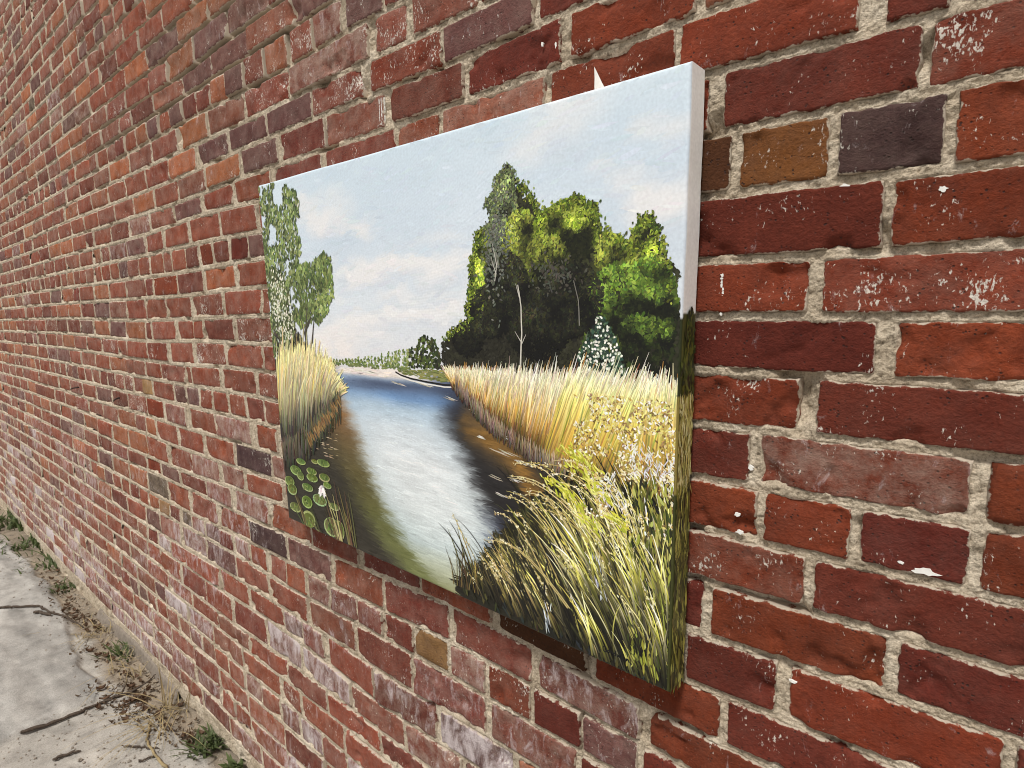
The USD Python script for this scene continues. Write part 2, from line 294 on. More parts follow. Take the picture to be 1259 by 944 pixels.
# bricks of each course, left to right: start and end in mm along the wall, tone
ROWS = {
 -6: '-2077,-1839,p -1833,-1649,o -1634,-1432,o',
 -5: '-2079,-1932,m -1922,-1739,o -1728,-1545,p -1529,-1334,p -1327,-1138,d',
 -4: '-2037,-1836,m -1824,-1641,p -1637,-1442,p -1437,-1236,m -1224,-1034,p',
 -3: '-2017,-1945,r -1939,-1847,p -1837,-1754,d -1747,-1662,d -1657,-1567,o -1560,-1468,q -1454,-1361,s -1353,-1262,o -1246,-1159,s -1152,-1055,k -1035,-921,p -914,-808,d',
 -2: '-2087,-1887,m -1864,-1679,O -1668,-1474,m -1460,-1264,s -1250,-969,k -944,-858,s -838,-686,s',
 -1: '-2152,-1973,r -1960,-1767,O -1742,-1568,p -1553,-1369,q -1361,-1171,q -1168,-993,s -964,-771,S -762,-575,q -563,-398,d',
 0: '-2088,-1910,r -1900,-1715,m -1700,-1512,O -1494,-1320,p -1305,-1125,d -1117,-928,m -901,-718,d -707,-524,d -507,-327,r',
 1: '-2145,-1966,m -1941,-1754,p -1732,-1560,r -1539,-1360,r -1341,-1141,d -1120,-897,d -890,-780,r -766,-554,m -541,-352,r -346,-154,R -131,-78,d',
 2: '-2197,-2048,r -2032,-1851,r -1831,-1647,r -1632,-1441,r -1420,-1071,r -430,-308,r -290,-100,D -92,11,S',
 3: '-2181,-2066,r -2059,-1999,m -1986,-1887,r -1885,-1794,d -1780,-1699,R -1688,-1603,d -1584,-1492,D -1484,-1384,p -404,-279,b -269,-176,B -166,-77,P -68,21,R',
 4: '-2227,-2174,d -2161,-1967,R -1950,-1775,d -1758,-1574,O -1555,-1403,r -1387,-1174,r -507,-123,Z -116,41,r',
 5: '-2243,-2068,r -2060,-1869,r -1856,-1658,s -1637,-1441,r -1432,-1248,r -427,-189,R -176,26,S',
 6: '-2259,-2212,d -2197,-2006,r -1980,-1867,r -1861,-1797,r -1780,-1598,d -1579,-1396,s -1378,-1153,r -507,-122,Z -105,65,R',
 7: '-2258,-2081,S -2053,-1879,r -1855,-1662,s -1649,-1448,r -1435,-1225,r -425,-195,R -175,65,D',
 8: '-2288,-2154,r -2151,-1959,m -1944,-1903,r -1891,-1709,r -1677,-1493,r -1476,-1361,s -506,-245,d -233,-36,k2 -24,111,R',
 9: '-2239,-2058,r -2039,-1960,p -1946,-1860,p -1848,-1768,r -1753,-1666,r -1648,-1556,r -1544,-1455,d -1451,-1349,r -373,-234,R -226,-135,R -126,-33,d -24,61,R',
 10: '-2317,-2159,R -2130,-1964,k -1932,-1751,r -1748,-1539,k -1494,-1394,r -1376,-1191,r -396,-179,m2 -169,51,D',
 11: '-2332,-2245,O -2226,-2050,r -2038,-1853,r -1829,-1640,r -1632,-1432,P -1428,-1363,k -506,-298,D -286,-94,R -84,91,d',
 12: '-2333,-2148,r -2134,-1951,r -1947,-1750,k -1728,-1595,k -1571,-1385,r -1361,-1185,r -569,-323,d -317,-204,D -189,5,r 14,142,d',
 13: '-2364,-2230,R -2220,-2058,p -2041,-1851,d -1841,-1674,k -1650,-1466,k -1447,-1257,r -1245,-1063,d -1051,-863,d -851,-670,r -651,-477,b -459,-270,R -261,-71,d',
 14: '-2362,-2174,g -2167,-1993,r -1975,-1783,m -1765,-1580,r -1568,-1375,P -1367,-1176,p -1162,-981,r -969,-780,d -769,-583,d -566,-384,h -369,-211,r',
 15: '-2369,-2272,O -2264,-2173,t -2165,-2079,d -2065,-1985,g -1979,-1885,k -1873,-1779,p -1771,-1687,d -1676,-1586,k -1577,-1489,r -1471,-1386,m -1380,-1292,r -1277,-1188,k -1174,-1078,h -1074,-985,h -976,-884,d -879,-786,T -777,-689,k -678,-585,S -575,-485,d -480,-387,p -377,-293,d',
 16: '-2410,-2278,p -2270,-2084,k -2064,-1883,k -1873,-1675,p -1670,-1488,m -1474,-1291,r -1273,-1091,m -1074,-894,d -884,-689,h -675,-493,h -480,-363,d',
 17: '-2408,-2316,d -2308,-2192,w -2177,-1794,r -1783,-1608,r -1591,-1414,r -1408,-1322,w -1316,-1224,h -1202,-1026,r -1015,-826,h -810,-626,W',
 18: '-2423,-2298,r -2290,-2111,r -2090,-1906,d -1900,-1716,r -1706,-1512,d -1505,-1334,w -1323,-1120,w -1111,-927,m -916,-753,k',
}
# the painting's landmarks in mm from its middle
MARK = {
'forest':[(73,46),(89,61),(136,82),(131,100),(141,143),(142,173),(152,191),(153,211),(180,220),(189,245),(172,255),(191,267),(202,290),(220,300),(229,276),(251,264),(263,247),(271,228),(295,232),(322,239),(333,242),(351,232),(365,227),(369,201),(378,193),(401,182),(416,171),(426,192),(435,203),(443,204),(455,183),(464,152),(478,140),(482,127),(474,117),(483,97),(487,56),(485,-7),(403,-7),(326,-2),(239,-2),(173,-2),(87,2),(74,4)],
'bush':[(-16,0),(-15,30),(-4,39),(27,57),(53,50),(63,29),(72,4)],
'far':[(-269,-4),(-197,-4),(-118,-3),(-16,-3)],
'spit':[(-51,-7),(20,-1),(101,1),(128,-16),(61,-20),(-13,-15)],
'ltree1':[(-521,376),(-481,372),(-444,380),(-411,362),(-360,338),(-357,302),(-379,283),(-362,253),(-358,220),(-387,192),(-408,124),(-423,36),(-467,-10),(-493,-11),(-515,71),(-521,217)],
'ltree2':[(-374,191),(-348,196),(-319,194),(-272,212),(-250,200),(-245,152),(-249,128),(-275,97),(-301,79),(-325,89),(-346,75),(-372,72),(-397,89),(-391,158)],
'lbush':[(-493,198),(-447,186),(-425,159),(-402,107),(-401,46),(-444,36),(-492,71)],
'ldark':[(-484,71),(-406,72),(-369,38),(-333,4),(-346,-6),(-479,-12)],
'ltrunk':[(-346,-5),(-352,38),(-353,64),(-328,89)],
'lreedtop':[(-486,-9),(-413,1),(-352,4),(-284,-13),(-235,-60)],
'lreedbot':[(-481,-211),(-425,-195),(-360,-163),(-299,-116),(-232,-68)],
'rreedtop':[(87,-1),(173,-4),(238,-4),(326,-4),(403,-8),(487,-8)],
'rreedbot':[(92,-31),(136,-67),(171,-91),(222,-114),(269,-131),(313,-141),(367,-143),(489,-140)],
'shrub':[(375,80),(390,60),(402,34),(412,-1),(378,-11),(347,-6),(347,32),(362,59)],
'birch':[(235,133),(238,119),(241,101),(242,63),(240,34),(239,6)],
'birch2':[(333,135),(341,108),(343,75)],
'gtop':[(91,-353),(150,-305),(200,-239),(253,-183),(313,-141),(353,-100),(385,-52),(427,-26),(486,-21)],
'gbot':[(91,-359),(167,-368),(235,-373),(298,-379),(356,-383),(408,-386),(457,-388),(482,-388)],
'lily_flower':[(-316,-280)],
}
PADS = [(-398,-227,20,7),(-341,-218,13,5),(-307,-216,25,8),(-422,-251,24,11),(-403,-260,15,10),(-355,-242,21,8),(-354,-256,23,9),(-305,-247,21,9),(-295,-262,16,7),(-452,-281,21,12),(-442,-298,21,13),(-375,-281,23,9),(-380,-315,22,14),(-327,-300,28,13),(-432,-338,24,11),(-272,-303,21,8),(-376,-361,27,19),(-253,-349,15,20),(-284,-350,31,21)]

# ------------------------------------------------------------------ the brick wall
PITCH, Z0 = 0.068, 1.6796
U_MIN, U_MAX = -8.0, 0.62
K_TOP, K_BOT = -33, 24
KNOTS = np.arange(U_MIN - 0.3, U_MAX + 0.3, 0.02)


def joint_line(k):
    z = Z0 - PITCH * k + 0 * KNOTS
    # the courses wander a little along the old wall
    z = z + 0.003 * np.sin(KNOTS * 1.7 + k * 0.21) + (fbm2(KNOTS, KNOTS * 0 + k * 0.13, 2.1, 2, 5) - 0.5) * 0.005
    if k in JOINT:
        lo, hi, dz = JOINT[k]
        v = np.interp(KNOTS, np.linspace(lo, hi, len(dz)), np.array(dz) / 1000.0)
        w = np.clip(1 - np.maximum(lo - KNOTS, 0) / 0.9, 0, 1) * np.clip(1 - np.maximum(KNOTS - hi, 0) / 0.5, 0, 1)
        z = (1 - w) * z + w * (Z0 - PITCH * k + v)
    return z


LINES = {k: joint_line(k) for k in range(K_TOP - 1, K_BOT + 1)}
for k in range(K_TOP, K_BOT + 1):            # no course squeezed too thin
    LINES[k] = np.minimum(LINES[k], LINES[k - 1] - 0.052)


def zline(k, u):
    return np.interp(u, KNOTS, LINES[k])


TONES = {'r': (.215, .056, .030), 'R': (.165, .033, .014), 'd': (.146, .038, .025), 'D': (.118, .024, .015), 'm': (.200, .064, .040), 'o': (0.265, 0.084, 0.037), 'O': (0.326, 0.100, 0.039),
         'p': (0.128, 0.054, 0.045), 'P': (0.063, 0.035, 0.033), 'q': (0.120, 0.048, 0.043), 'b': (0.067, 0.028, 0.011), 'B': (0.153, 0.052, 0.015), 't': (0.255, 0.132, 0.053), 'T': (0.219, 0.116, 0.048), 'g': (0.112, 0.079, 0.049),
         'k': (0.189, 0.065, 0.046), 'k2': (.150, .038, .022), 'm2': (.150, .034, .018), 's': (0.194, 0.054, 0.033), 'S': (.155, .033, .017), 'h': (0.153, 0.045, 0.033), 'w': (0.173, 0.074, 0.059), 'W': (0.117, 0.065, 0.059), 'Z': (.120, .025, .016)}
NEAR = {'r': 'R', 'd': 'D', 's': 'S', 'm': 'm2'}     # darker tones towards the right, putting the fall of light into the colour
#       paint specks, salt bloom, mortar dust
WEAR = {'k': (.20, .18, .75), 'k2': (.15, .12, .45), 's': (.50, .05, .30), 'S': (.42, .0, .15), 'h': (.2, .28, .45), 'w': (.25, .52, .5), 'W': (.2, .50, .3), 'Z': (.0, .0, .0), 'D': (.12, .0, .05), 'd': (.15, .05, .2),
        'P': (.15, 0, .1), 'T': (.0, .0, .1), 'b': (.12, 0, .0), 'B': (.36, 0, .05), 'm2': (.26, .0, .15), 'r': (.12, .05, .28), 'R': (.15, .0, .05), 'q': (.1, .0, .25), 'p': (.12, .1, .3)}
rng = np.random.default_rng(11)


def random_code(u, z):
    low = np.clip((0.75 - z) / 0.5, 0, 1)
    names = ['r', 'm', 'd', 'p', 'o', 'O', 'k', 's', 'q', 'h', 'w', 'g', 't']
    w = np.array([.36, .26, .12, .05, .12 * (1 - low), .04 * (1 - low), .03 + .08 * low, .05, .02, .02 + .14 * low, .10 * low ** 2, .01, .008])
    return names[rng.choice(len(names), p=w / w.sum())]


bricks = []      # course, u0, u1, tone code


def fill(k, a, b, from_right):
    """Bricks between a and b of course k; a header course every sixth."""
    L0 = 0.092 if k % 6 == 3 else 0.190
    if b - a < 0.03:
        return
    u = b if from_right else a
    while True:
        L = L0 * rng.uniform(0.94, 1.06)
        if L0 > 0.15 and rng.random() < 0.10:
            L *= 0.5
        j = rng.uniform(0.008, 0.014)
        if from_right:
            u1, u0 = u - j, u - j - L
            if u0 < a:
                break
            u = u0
        else:
            u0, u1 = u + j, u + j + L
            if u1 > b:
                break
            u = u1
        bricks.append((k, u0, u1, random_code(u0, Z0 - PITCH * k)))


for k in range(K_TOP, K_BOT + 1):
    if k in ROWS:
        row = [s.split(',') for s in ROWS[k].split()]
        row = [(int(a) / 1000, int(b) / 1000, c) for a, b, c in row]
        for i, (a, b, c) in enumerate(row):
            bricks.append((k, a, b, c))
            if i and a - row[i - 1][1] > 0.07:
                fill(k, row[i - 1][1], a - 0.004, False)
        fill(k, U_MIN, row[0][0], True)
        fill(k, row[-1][1], U_MAX, False)
    else:
        fill(k, U_MIN, U_MAX - rng.uniform(0, 0.2), True)
NB = len(bricks)
BK = np.array([b[0] for b in bricks]); BU0 = np.array([b[1] for b in bricks]); BU1 = np.array([b[2] for b in bricks])
BC = [b[3] for b in bricks]
BM = (BU0 + BU1) / 2
HALF = 0.0034 + 0.0018 * fbm2(BM, BK * 0.7, 3.0, 2, 3)              # half a bed joint
BZT0 = np.array([zline(k - 1, m) for k, m in zip(BK, BM)]); BZB0 = np.array([zline(k, m) for k, m in zip(BK, BM)])
near = project(np.stack([BM, 0 * BM, (BZT0 + BZB0) / 2], 1))
PX = 1024 * FOC * np.stack([(BU1 - BU0) * 0 + 0.068], 1)[:, 0] / near[1]          # height in pixels
facing = 0.7045 / np.sqrt(BM ** 2 + 0.7045 ** 2 + ((BZT0 + BZB0) / 2 - 1.339) ** 2)
PXW = 1024 * FOC * (BU1 - BU0) / near[1] * np.clip(facing * 1.4, 0.1, 1)
on = (near[0][:, 0] > -0.03) & (near[0][:, 0] < 1.04) & (near[0][:, 1] > -0.03) & (near[0][:, 1] < 0.78) & ((np.stack([BM, 0 * BM, BM], 1) - EYE) @ FWD > 0)
behind = (BU0 > -1.20) & (BU1 < -0.36) & (BZB0 > 0.90) & (BZT0 < 1.58)
area = np.where(on & ~behind, PX * PXW, 0)
order = np.argsort(-area)
single = np.zeros(NB, bool); single[order[:300]] = True
LOD = np.where(PXW > 95, 0, np.where(PXW > 45, 1, np.where(PXW > 20, 2, 3)))
LOD[~on | behind] = 3
RES = {0: (84, 28), 1: (40, 15), 2: (18, 8), 3: (8, 5)}


def lean(u):
    return np.clip(0.0125 - 0.1 * (-u - 0.31), -0.12, 0.0125)


def recess_extra(u, z):
    """Where the mortar has washed out: high on the left, and here and there."""
    a = np.clip((z - 1.83) / 0.12, 0, 1) * np.clip((-1.05 - u) / 0.2, 0, 1) * np.clip((u + 3.4) / 1.2, 0, 1)
    return 0.012 * a


def cluster(n, c):
    t = np.linspace(0, 1, n)
    return t - c * np.sin(2 * np.pi * t) / (2 * np.pi)


def build_bricks(idx, lod):
    nx, nz = RES[lod]
    s, t = cluster(nx, 0.80), cluster(nz, 0.72)
    S, Tt = np.meshgrid(s, t, indexing='ij')
    k = BK[idx]; B = len(idx)
    u0, u1 = BU0[idx][:, None, None], BU1[idx][:, None, None]
    U = u0 + (u1 - u0) * S[None]
    zb = np.stack([zline(kk, uu) for kk, uu in zip(k, U[:, :, 0])])[:, :, None] + HALF[idx][:, None, None]
    zt = np.stack([zline(kk - 1, uu) for kk, uu in zip(k, U[:, :, 0])])[:, :, None] - HALF[idx][:, None, None]
    # straighten each brick: a brick is straight even where its course bends
    for a in (zb, zt):
        x = np.linspace(-1, 1, nx)
        for i in range(B):
            c1, c0 = np.polyfit(x, a[i, :, 0], 1); a[i, :, 0] = c0 + c1 * x
    h = zt - zb
    Z = zb + h * Tt[None]
    sd = (idx * 7.31)[:, None, None]
    # ragged outline
    dl, dr = (U - u0), (u1 - U); db, dt = (Z - zb), (zt - Z)
    reach = lambda d, L: np.clip(1 - d / L, 0, 1) ** 2
    n_l = fbm2(Z * 1.0 + sd, S * 0 + sd, 95.0, 4, 1) - 0.38; n_r = fbm2(Z + sd * 1.3, S * 0 + sd, 95.0, 4, 2) - 0.38
    n_b = fbm2(U + sd, Tt * 0 + sd * 0.7, 80.0, 4, 3) - 0.38; n_t = fbm2(U + sd * 0.9, Tt * 0 + sd, 80.0, 4, 4) - 0.38
    amp = 0.0046
    Uw = U + amp * n_l * reach(dl, 0.03) - amp * n_r * reach(dr, 0.03)
    Zw = Z + amp * n_b * reach(db, 0.016) - amp * n_t * reach(dt, 0.016)
    d = np.minimum(np.minimum(dl, dr), np.minimum(db, dt))
    # corner distance makes the corners round
    cx, cz = np.minimum(dl, dr), np.minimum(db, dt)
    r = 0.005
    dc = r - np.sqrt(np.maximum(r - cx, 0) ** 2 + np.maximum(r - cz, 0) ** 2)
    d = np.minimum(d, dc)
    rr = 0.0030
    drop = np.where(d < rr, rr - np.sqrt(np.maximum(rr ** 2 - (rr - np.maximum(d, -rr)) ** 2, 0)), 0)
    drop = np.where(d < 0, rr + 0.004 * np.clip(-d / 0.003, 0, 2), drop)
    chipn = fbm2(U + sd * 2.1, Z + sd, 26.0, 3, 9)
    chip = np.clip(chipn - 0.60, 0, 1) * 0.06 * np.clip(1 - d / 0.012, 0, 1)
    # faces: slightly bowed, tilted and uneven
    g = np.random.default_rng(1000 + lod)
    h1, h2, h3 = (np.array([np.random.default_rng(int(i)).normal(size=3) for i in idx]).T)[:, :, None, None]
    face = 0.0010 * h1 * (S - .5) * 2 + 0.0008 * h2 * (Tt - .5) * 2 + 0.0013 * h3
    face = face + (fbm2(U + sd, Z, 14.0, 2, 6) - .5) * 0.0008 + (fbm2(U + sd, Z * 3.0, 70.0, 3, 7) - .5) * 0.0007
    Y = face + drop + chip
    rim = np.clip(1 - d / 0.0050, 0, 1)
    Um = BM[idx][:, None, None]; Zm = (BZT0[idx] + BZB0[idx])[:, None, None] / 2
    Uw = Uw + lean(Um) * (Zw - Zm)
    # skirt into the wall
    pad = lambda a: np.pad(a, ((0, 0), (1, 1), (1, 1)), mode='edge')
    Uw, Zw, Y, rim = pad(Uw), pad(Zw), pad(Y), pad(rim)
    edge = np.zeros(Y.shape, bool); edge[:, 0] = edge[:, -1] = True; edge[:, :, 0] = edge[:, :, -1] = True
    Y = np.where(edge, 0.034, Y)
    V = np.stack([Uw, Y, Zw], -1).reshape(B, -1, 3)
    return V, grid_faces(nx + 2, nz + 2)[:, ::1], rim.reshape(B, -1)


def bloom(u, z):
    """Salt bloom that spreads over the lower wall in a ragged band."""
    band = np.clip((-0.75 - u) / .5, 0, 1) * np.clip((1.0 - z) / .3, 0, 1)
    return .30 * band * np.clip((fbm2(u, z * 2.0, 3.2, 3, 91) - .47) / .16, 0, 1)


wall = thing('brick_wall', 'old red brick wall with rough cream mortar running away to the left behind the painting', 'wall', (-1.0, 0, 0))
WO = np.array([-1.0, 0, 0])
rest_v, rest_f, rest_t, rest_w, rest_r, rest_n = [], [], [], [], [], 0
for lod in RES:
    idx = np.nonzero(LOD == lod)[0]
    for chunk in np.array_split(idx, max(1, len(idx) // 300)):
        if not len(chunk):
            continue
        V, F, rim = build_bricks(chunk, lod)
        for i, b in enumerate(chunk):
            g = np.random.default_rng(500 + int(b))
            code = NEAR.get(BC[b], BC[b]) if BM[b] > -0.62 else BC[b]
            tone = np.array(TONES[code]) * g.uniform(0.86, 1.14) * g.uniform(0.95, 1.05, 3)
            wear = np.array(WEAR.get(code, (.16, .08, .35))) * g.uniform(0.8, 1.2)
            low = np.clip((0.55 - BZB0[b]) / 0.5, 0, 1) * np.clip((-1.2 - BM[b]) / 0.4, 0, 1)
            wear = wear + np.array([0.0, 0.14, 0.35]) * low * g.uniform(0.3, 1)
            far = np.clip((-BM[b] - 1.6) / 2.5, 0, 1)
            wear[2] = wear[2] + 0.12 * far  # paleness rising to the left, painting in the light that grazes the wall
            n = V.shape[1]
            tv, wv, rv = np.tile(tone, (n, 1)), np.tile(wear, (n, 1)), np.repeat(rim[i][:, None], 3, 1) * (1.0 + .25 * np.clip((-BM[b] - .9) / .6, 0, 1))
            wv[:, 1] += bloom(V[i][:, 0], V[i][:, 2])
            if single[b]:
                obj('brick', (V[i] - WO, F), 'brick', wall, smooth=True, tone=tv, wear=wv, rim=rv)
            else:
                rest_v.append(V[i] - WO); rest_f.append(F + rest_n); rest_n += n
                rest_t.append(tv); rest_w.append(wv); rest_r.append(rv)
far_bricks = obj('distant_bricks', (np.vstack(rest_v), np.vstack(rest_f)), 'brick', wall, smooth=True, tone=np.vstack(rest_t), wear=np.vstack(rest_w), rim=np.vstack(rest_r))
tag(far_bricks, kind='stuff')


# mortar: a rough height field in the joints only
def mortar_zone(ua, ub, za, zb_, du, dz):
    us = np.linspace(ua, ub, int(round((ub - ua) / du)) + 1); zs = np.linspace(za, zb_, int(round((zb_ - za) / dz)) + 1)
    D = np.full((len(us), len(zs)), -0.02, np.float32)
    for b in np.nonzero((BU1 > ua - .03) & (BU0 < ub + .03) & (BZT0 > za - .03) & (BZB0 < zb_ + .03))[0]:
        i0, i1 = np.searchsorted(us, [BU0[b] - 0.016, BU1[b] + 0.016]); j0, j1 = np.searchsorted(zs, [BZB0[b] - 0.02, BZT0[b] + 0.02])
        if i1 - i0 < 1 or j1 - j0 < 1:
            continue
        uu = us[i0:i1]
        lo, hi = BU0[b], BU1[b]
        e = np.array([lo, hi])
        zl = np.interp(uu, e, zline(BK[b], e)) + HALF[b]; zh = np.interp(uu, e, zline(BK[b] - 1, e)) - HALF[b]
        zz = zs[j0:j1][None]
        sh = uu[:, None] - lean(BM[b]) * (zz - (BZT0[b] + BZB0[b]) / 2)
        d = np.minimum(np.minimum(sh - lo, hi - sh), np.minimum(zz - zl[:, None], zh[:, None] - zz))
        D[i0:i1, j0:j1] = np.maximum(D[i0:i1, j0:j1], d)
    U, Z = np.meshgrid(us, zs, indexing='ij')
    keepv = D < 0.0075
    ii, jj = np.nonzero(keepv)
    u, z, d = U[ii, jj], Z[ii, jj], D[ii, jj]
    rough = (fbm2(u, z, 380.0, 2, 21) - .5) * 0.0034 + (fbm2(u, z * 1.25, 150.0, 3, 22) - .5) * 0.0038 + (fbm2(u, z, 30.0, 2, 23) - .5) * 0.0030
    depth = 0.0036 - 0.0030 * np.clip((-u - 1.15) / .6, 0, 1) + 0.0012 * np.clip(-d / 0.006, 0, 1) + np.clip(d, 0, 1) * 1.15 + recess_extra(u, z)
    pit = np.clip(fbm2(u, z, 17.0, 3, 24) - 0.63, 0, 1) * 0.07
    y = np.maximum(depth + rough + pit, -0.0035)
    idm = np.full(D.shape, -1); idm[ii, jj] = np.arange(len(ii))
    a, b_, c, e = idm[:-1, :-1], idm[1:, :-1], idm[1:, 1:], idm[:-1, 1:]
    ok = (a >= 0) & (b_ >= 0) & (c >= 0) & (e >= 0)
    F = np.vstack([np.stack([a[ok], b_[ok], c[ok]], 1), np.stack([a[ok], c[ok], e[ok]], 1)])
    return np.stack([u, y, z], 1), F


zones = [(-1.10, 0.30, 0.62, 2.02, .0016, .0016), (-2.45, -1.10, 0.0, 2.45, .0034, .0026), (-8.0, -2.45, -0.06, 3.88, .0075, .0052),
         (-2.45, 0.62, 2.45, 3.88, .009, .009), (-1.10, 0.62, -0.06, 0.62, .006, .006), (-1.10, 0.62, 2.02, 2.45, .006, .006), (0.30, 0.62, 0.62, 2.02, .005, .005)]
mv, mf, n0 = [], [], 0
for zone in zones:
    v, f = mortar_zone(*zone)
    mv.append(v - WO); mf.append(f + n0); n0 += len(v)
core = trimesh.creation.box(bounds=[[U_MIN, 0.026, -0.08], [U_MAX, 0.32, 3.92]])
core.apply_translation(-WO)
mv.append(core.vertices); mf.append(core.faces + n0)
obj('mortar', (np.vstack(mv), np.vstack(mf)), 'mortar', wall, smooth=True)

# ------------------------------------------------------------------ the painting: a stretched canvas with brush strokes of paint on it
PO = np.array([-0.8, 0.0, 1.25])
FRONT, BACK = -0.0455, -0.0085
TL, TR, BR, BL = np.array([-.529, .382]), np.array([.491, .370]), np.array([.482, -.3885]), np.array([-.468, -.372])
art = thing('painting', 'unframed canvas painting of a river between reeds and trees, hung on the brick wall', 'painting', PO)
prg = np.random.default_rng(77)
MK = {k: np.array(v, float) / 1000 for k, v in MARK.items()}


def warp(p, amp, sc):
    return p + amp * np.stack([fbm2(p[:, 0], p[:, 1], sc, 4, 31) - .5, fbm2(p[:, 0], p[:, 1] * 1.6, sc, 4, 32) - .5], 1)


HORIZON = -0.004
# edges of the bright water, from far to near: height, left, right
BANK = np.array([(-16, -262, 60), (-41, -251, 58), (-62, -243, 66), (-73, -241, 76), (-104, -218, 98), (-135, -200, 118), (-180, -176, 146), (-231, -144, 172), (-280, -108, 196), (-323, -56, 214), (-360, 7, 222), (-400, 40, 226)]) / 1000.0
# clouds: place, half width, half height, strength
CLOUDS = [(-185, 172, 60, 16, .8), (-110, 178, 70, 18, 1.0), (-30, 172, 60, 15, 1.0), (47, 164, 60, 16, .9), (140, 176, 50, 16, .7), (-152, 74, 60, 18, .9), (-60, 84, 60, 13, .9), (20, 92, 60, 14, .8), (95, 92, 40, 18, .7), (-290, 26, 40, 26, .9), (-215, 44, 50, 22, 1.0), (-130, 34, 60, 10, .5),
          (-262, 292, 70, 30, .8), (-160, 262, 50, 14, .6), (-330, 330, 60, 20, .6), (318, 345, 60, 34, .55), (255, 330, 50, 26, .45), (455, 222, 34, 26, .85), (425, 250, 30, 16, .6), (468, 305, 30, 14, .5), (380, 275, 30, 10, .4), (60, 220, 80, 10, .35), (-20, 120, 80, 8, .5), (60, 125, 60, 8, .45), (150, 120, 30, 20, .6), (-220, 130, 40, 12, .4)]


def smooth(x, a, b):
    t = np.clip((x - a) / (b - a), 0, 1)
    return (t * t * (3 - 2 * t))[:, None]


def sky_colour(p):
    x, z = p[:, 0], p[:, 1]
    base = np.stack([np.interp(z, [0, .1, .25, .38], c) for c in ((214, 206, 199, 200), (215, 214, 212, 215), (218, 222, 224, 226))], 1)
    base = base + ((fbm2(x * .7, z * 2.0, 8.0, 5, 33) - .5) * 16)[:, None] * np.array([1.0, .8, .6])
    q = warp(p, 0.085, 11.0)
    m = np.zeros(len(p)); under = np.zeros(len(p))
    for cx, cz, a, b, s in CLOUDS:
        e = ((q[:, 0] - cx / 1000) / (a / 1000)) ** 2
        dz_ = (q[:, 1] - cz / 1000) / (b / 1000)
        m = np.maximum(m, s * np.exp(-(e + dz_ ** 2) * .5))
        under = np.maximum(under, s * np.exp(-(e + (dz_ + 1.1) ** 2) * .5))
    tex = fbm2(x * 1.0, z * 1.7, 26.0, 5, 38)
    m = np.clip((m * (0.62 + 0.9 * tex) - .16) / .60, 0, 1)[:, None]
    under = np.clip((under * (.6 + .8 * tex) - .35) / .6, 0, 1)[:, None]
    base = base * (1 - .5 * under) + np.array([200, 205, 214]) * .5 * under
    warm = np.clip((.09 - z) / .09, 0, 1)[:, None]
    cloud = np.array([227, 226, 226]) * (1 - warm) + np.array([229, 221, 217]) * warm
    return base * (1 - .85 * m) + cloud * .85 * m


